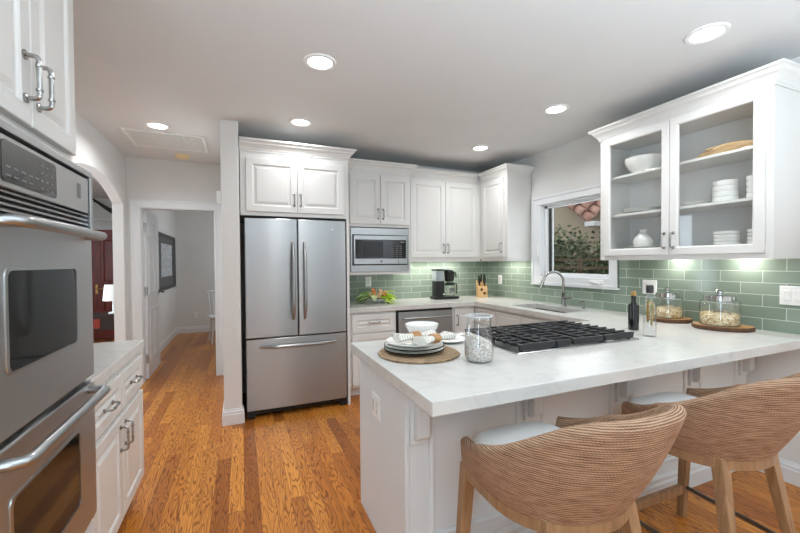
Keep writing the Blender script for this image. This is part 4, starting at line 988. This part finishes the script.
# ------------------------------------------------------------------ back counter
cm = thing('coffee_maker', 'black drip coffee maker with glass carafe on the back counter', 'coffee maker', (2.31, 4.09, ZC)); cm.scale = (1.03, 1.03, 1.10)
rrect2 = lambda b, hx, hy, r, z0, z1, cx=0, cy=0: b.rings([[(x+cx, y+cy, z) for x, y, _ in rr_ring(hx, hy, r, 0)] for z in (z0, z1)])
b = B(); rrect2(b, .165, .085, .03, 0, .028); b.done('base', 'black', cm, bevel=.004)
b = B(); rrect2(b, .055, .06, .012, .0285, .20, -.085, 0); b.done('tower', 'black', cm, bevel=.003)
b = B(); rrect2(b, .052, .055, .012, .2005, .315, -.088, 0); b.done('water_tank', 'tank', cm)
b = B(); rrect2(b, .062, .060, .012, .3155, .332, -.085, 0); b.box(-.03, .055, -.025, .025, .3155, .327); b.done('lid', 'black', cm, bevel=.003)
B().lathe([(.042, .19), (.058, .21), (.065, .305), (.055, .312), (.045, .322)], c=(.065, 0), n=32).tube(fillet([(.12, 0, .29), (.155, 0, .29), (.16, 0, .235)], .015), .008, 8).done('filter_basket', 'black', cm)
ca = B().lathe(tin([(.055, .030), (.064, .036), (.066, .10), (.062, .150)], .003), c=(.07, 0), n=36).done('carafe', 'jar', cm)
B().lathe([(.063, .150), (.064, .165), (.045, .182)], c=(.07, 0), n=32).tube(fillet([(.125, 0, .168), (.168, 0, .168), (.168, 0, .05)], .02), .0085, 8, flat=.7).done('carafe_lid', 'black', ca)
B().box(.035, .105, -.068, -.064, .06, .12).done('carafe_band', 'chrome', ca, smooth=False)
B().box(-.055, -.035, -.0615, -.0595, .05, .06).done('switch', 'plate', cm, smooth=False)
kb = thing('knife_block', 'light wood knife block with black-handled knives in the corner', 'knife block', (2.83, 4.05, ZC), radians(-25)); kb.scale = (1.1, 1.1, 1.12)
B().rings([[(-.055, -.06, 0), (.055, -.06, 0), (.055, .07, 0), (-.055, .07, 0)], [(-.055, -.045, .12), (.055, -.045, .12), (.055, .085, .19), (-.055, .085, .19)]]).done('block', 'blockwood', kb, smooth=False, bevel=.004)
for i, (x, y) in enumerate(((-.03, -.02), (.03, -.02), (-.03, .03), (.03, .03), (0, .055))):
    z = .12+.07*(y+.045)/.13; L = .085+.02*(i % 2)
    k_ = B().bar((x, y, z-.002), (x-.002, y-.03, z+L), .020, .017, .026, .022).done('knife_handle', 'black', kb, smooth=False, bevel=.005)
    B().box(x-.010, x+.010, y-.008, y+.010, z-.001, z+.006).done('bolster', 'chrome', k_, smooth=False)
for x, z in ((-.01, .09), (.02, .05)): B().tube([(x, -.056, z), (x, -.050-.012, z)], .016, 16).done('knot', 'bark', kb)

fb = thing('flower_bowl', 'shallow grey metal bowl on the back counter below the microwave', 'bowl', (1.395, 3.985, ZC))
B().lathe([(.05, 0), (.05, .006), (.09, .02), (.122, .045), (.128, .056), (.124, .056), (.086, .025), (.04, .012), (0, .012)], n=40, cap1=False).done('dish', 'palemetal', fb)
bq = thing('flower_arrangement', 'lime leaves and peach tulips arranged in the metal bowl', 'flowers', (1.395, 3.985, ZC+.03))
rg6 = random.Random(11)
def leafm(b, base, d, L, Wd, curl):
    d = Vector(d).normalized(); sd = d.cross(Vector((0, 0, 1))).normalized(); rows = []
    for i in range(7):
        t_ = i/6; c = Vector(base)+d*(L*t_)+Vector((0, 0, -curl*t_*t_)); ww_ = Wd*sin(pi*min(.98, .12+t_*.86))**.8
        rows.append([c-sd*ww_+Vector((0, 0, ww_*.35)), c, c+sd*ww_+Vector((0, 0, ww_*.35))])
    rows = [[Vector((p.x, min(p.y, .26), max(p.z, -.026))) for p in r_] for r_ in rows]
    b.rings(rows, False, False, closed=False)
for mat, n, a0, a1 in (('leafy', 15, -70, 40), ('leafd', 12, 60, 200), ('leafp', 9, 130, 260)):
    for i in range(n):
        a = radians(rg6.uniform(a0, a1)); e_ = rg6.uniform(.1, .9); L = rg6.uniform(.14, .22); rr_ = rg6.uniform(.01, .05)
        b = B(); leafm(b, (rr_*cos(a)-.01, rr_*sin(a)*.6, rg6.uniform(.02, .07)), (cos(a), sin(a)*.7, e_*.7), L, rg6.uniform(.030, .048), rg6.uniform(.07, .17)); b.done('leaf', mat, bq, solid=.0008)
for (x, y, z, L) in ((-.09, -.04, .05, .15), (-.08, -.02, .075, .13), (-.06, -.07, .04, .10)):
    b = B(); leafm(b, (x, y, z-.01), (-1, -.35, .02), L, .013, .02); b.done('leaf', 'leafp', bq, solid=.001)
def bloom(c, r, mat, ax):
    b = B(); ax = Vector(ax).normalized(); p1 = ax.orthogonal().normalized(); p2 = ax.cross(p1)
    for k in range(6):
        a = pi*k/3; u_ = p1*cos(a)+p2*sin(a); v_ = -p1*sin(a)+p2*cos(a); rows = []
        for i in range(6):
            t_ = i/5; ctr = Vector(c)+ax*(r*1.9*t_)+u_*(r*(.25+.8*sin(pi*t_*.75))*(1 if k % 2 else .9)); wd = r*.62*sin(pi*min(.96, .15+.8*t_)); rows.append([ctr-v_*wd-u_*wd*.25, ctr, ctr+v_*wd-u_*wd*.25])
        b.rings(rows, False, False, closed=False)
    b.done('blossom', mat, bq, solid=.001, angle=80)
for i, (x, y, z) in enumerate(((-.05, -.05, .085), (-.085, -.02, .07), (.0, -.075, .075), (.045, -.07, .07), (-.02, -.085, .05), (.02, -.03, .10), (-.04, .01, .105), (.07, -.04, .085), (-.065, -.075, .05))):
    bloom((x, y, z-.01), .022, 'peach' if i % 3 else 'orange', (x*4, y*6-.2, .55))
b = B()
for i in range(12): a = 2*pi*i/12; b.tube([(0, 0, .012), (.03*cos(a), .03*sin(a), .04), (.06*cos(a), .045*sin(a), .075)], .003, 6)
b.done('stem', 'leafd', bq)

# ------------------------------------------------------------------ dishes in the display cabinet
S1, S2, S0 = 2.0385, 1.7355, 1.4585
bowl_m('serving_bowl', .130, .125, 'large white serving bowl on the top shelf of the cabinet', (2.905, 1.995, S1), foot=.45)
o = B().lathe([(.058, 0), (.075, .004), (.083, .016), (.082, .018), (.07, .007), (0, .006)], n=40, cap1=False).done('side_plate', 'ceramic'); o.location = (2.86, 2.0, S1+.0005); bpy.data.objects.remove(o)
def dish(label, loc, r, h, group, cat='bowl', name='straight_bowl'):
    o = B().lathe([(r*.8, 0), (r*.93, .004), (r, h*.55), (r, h+.002), (r-.004, h+.002), (r-.005, h*.55), (r*.86, .007), (0, .006)], n=40, cap1=False).done(name, 'ceramic'); o.location = loc
    return tag(o, label, cat, group)
ORD4 = ['lowest', 'second lowest', 'second from top', 'topmost']; ORD3 = ['lowest', 'middle', 'topmost']
for i in range(4): dish(f'white straight-sided bowl, {ORD4[i]} of the middle shelf\'s centre stack', (2.90, 1.452, S2+.0005+i*.0345), .068, .034, 'bowls in the middle shelf centre stack')
for i in range(4): dish(f'white straight-sided bowl, {ORD4[i]} of the middle shelf\'s near-end stack', (2.90, 1.268, S2+.0005+i*.0345), .068, .034, 'bowls in the middle shelf near-end stack')
for i in range(4): dish(f'white shallow dish, {ORD4[i]} of the bottom centre stack', (2.89, 1.437, S0+.0005+i*.0225), .070, .022, 'dishes in the bottom centre stack', 'dish', 'shallow_dish')
for i in range(4): dish(f'white shallow dish, {ORD4[i]} of the bottom near-end stack', (2.89, 1.255, S0+.0005+i*.0225), .070, .022, 'dishes in the bottom near-end stack', 'dish', 'shallow_dish')
def flat(label, loc, r, group):
    o = B().lathe([(r*.55, 0), (r*.62, .003), (r*.93, .011), (r, .013), (r, .0155), (r*.92, .0145), (r*.6, .006), (0, .005)], n=44, cap1=False).done('platter', 'ceramic'); o.location = loc; return tag(o, label, 'plate', group)
for i in range(3): flat(f'white platter, {ORD3[i]} of three behind the left glass door', (2.905, 2.0, S2+.0005+i*.0105), .135, 'platters behind the left glass door')
for i in range(2): flat(f'white plate, {("lower", "upper")[i]} of two on the middle shelf beside the stacked bowls', (2.905, 1.655, S2+.0005+i*.0105), .105, 'plates beside the stacked bowls')
flat('white flat plate under the pear-shaped vase', (2.90, 1.985, S0+.0005), .125, None)
o = B().lathe([(.035, 0), (.060, .012), (.072, .04), (.066, .07), (.042, .098), (.026, .118), (.024, .134), (.029, .143), (.025, .143), (.018, .132), (.0, .125)], n=40, cap1=False).done('vase', 'ceramic'); o.location = (2.895, 1.992, S0+.0075); tag(o, 'white pear-shaped ceramic vase at the bottom of the cabinet', 'vase')
bb_ = thing('bread_board', 'carved light wood serving board on the top shelf', 'serving board', (2.905, 1.425, S1), 0)
def outline(k, z):
    out = []
    for i in range(40):
        a = 2*pi*i/40; y = cos(a)*.205; x = sin(a)*(.085+.03*cos(a)*-1)*(1+.06*sin(3*a))
        if y > .15: x *= max(.25, 1-(y-.15)*9)
        out.append((x*k, y*(k*.3+.7), z*.8+.026*(1-(y/.205)**2)+(.055 if False else 0)*0))
    return out
b = B(); rings = [outline(.7, .0), outline(.95, .010), outline(1.0, .030), outline(.9, .044), outline(.6, .048)]
for ri, r_ in enumerate(rings):
    if ri == 0: rings[0] = [(x, y, .0005) for x, y, z in r_]
b.rings(rings); b.done('board_body', 'board', bb_, angle=50)
B().tube([(-.055+.02*cos(2*pi*i/24), .075+.035*sin(2*pi*i/24), .056) for i in range(25)], .005, 8).done('carved_ring', 'board', bb_)

# ------------------------------------------------------------------ hall room and entry
pc = thing('framed_picture', 'dark framed drawing on the hall room wall', 'picture', (XL, 7.45, 1.40), pi/2)
b = B(); rr = [rect_ring(-.80, .80, -.46, .46, i, y) for i, y in ((0, 0), (0, -.035), (.02, -.04), (.05, -.032), (.06, -.02), (.06, 0))]; rr.append(rr[0]); b.rings(rr, False, False); b.done('frame', 'black', pc, smooth=False)
k = N('grey_mount'); k.set(Base_Color=s2l((52, 54, 60)), Roughness=.3); M['gmount'] = k.m
B().box(-.74, .74, -.018, -.004, -.40, .40).done('mount', 'gmount', pc, smooth=False); B().box(-.5, .5, -.021, -.018, -.24, .30).done('artwork', 'art', pc, smooth=False)
ch = thing('spindle_chair', 'white spindle-back chair just inside the hall room', 'chair', (-.31, 7.35, 0), radians(10))
B().rings([rr_ring(.21, .2, .06, .43), rr_ring(.22, .21, .06, .455), rr_ring(.2, .19, .06, .462)]).done('seat', 'trim', ch)
for sx in (-1, 1):
    for sy in (-1, 1): B().tube([(sx*.16, sy*.15, .432), (sx*.2, sy*.2, 0)], [.016, .012], 10).done('leg', 'trim', ch)
for i in range(7): x = -.18+.06*i; B().tube([(x, .17, .455), (x*1.1, .24, .86)], .008, 8).done('spindle', 'trim', ch)
B().tube([(-.23+.46*i/10, .245-.02*sin(pi*i/10), .86+.02*sin(pi*i/10)) for i in range(11)], .018, 10).done('top_rail', 'trim', ch)
ta = thing('console_table', 'dark console table in the hallway beyond the arch', 'table', (-1.78, 5.85, 0), 0)
B().box(-.42, .42, -.18, .18, .72, .75).done('table_top', 'darkwood', ta, smooth=False, bevel=.004)
B().box(-.40, .40, -.165, .165, .56, .7195).done('apron', 'darkwood', ta, smooth=False); B().box(-.18, .18, -.172, -.165, .585, .70).done('drawer', 'redwood', ta, smooth=False)
B().box(-.40, .40, -.16, .16, .18, .20).done('lower_shelf', 'darkwood', ta, smooth=False)
for sx in (-1, 1):
    for sy in (-1, 1): B().bar((sx*.38, sy*.15, .72), (sx*.38, sy*.15, 0), .045, .035).done('leg', 'darkwood', ta, smooth=False)
la = thing('table_lamp', 'small white table lamp on the dark console table', 'lamp', (-1.50, 5.85, .75))
B().lathe([(.06, 0), (.06, .01), (.018, .02), (.016, .15), (.01, .2)], n=24).done('base', 'ceramic', la)
B().lathe([(.115, .16), (.095, .36), (.092, .36), (.112, .16)], n=36, cap0=False, cap1=False).done('lamp_shade', 'shade', la)
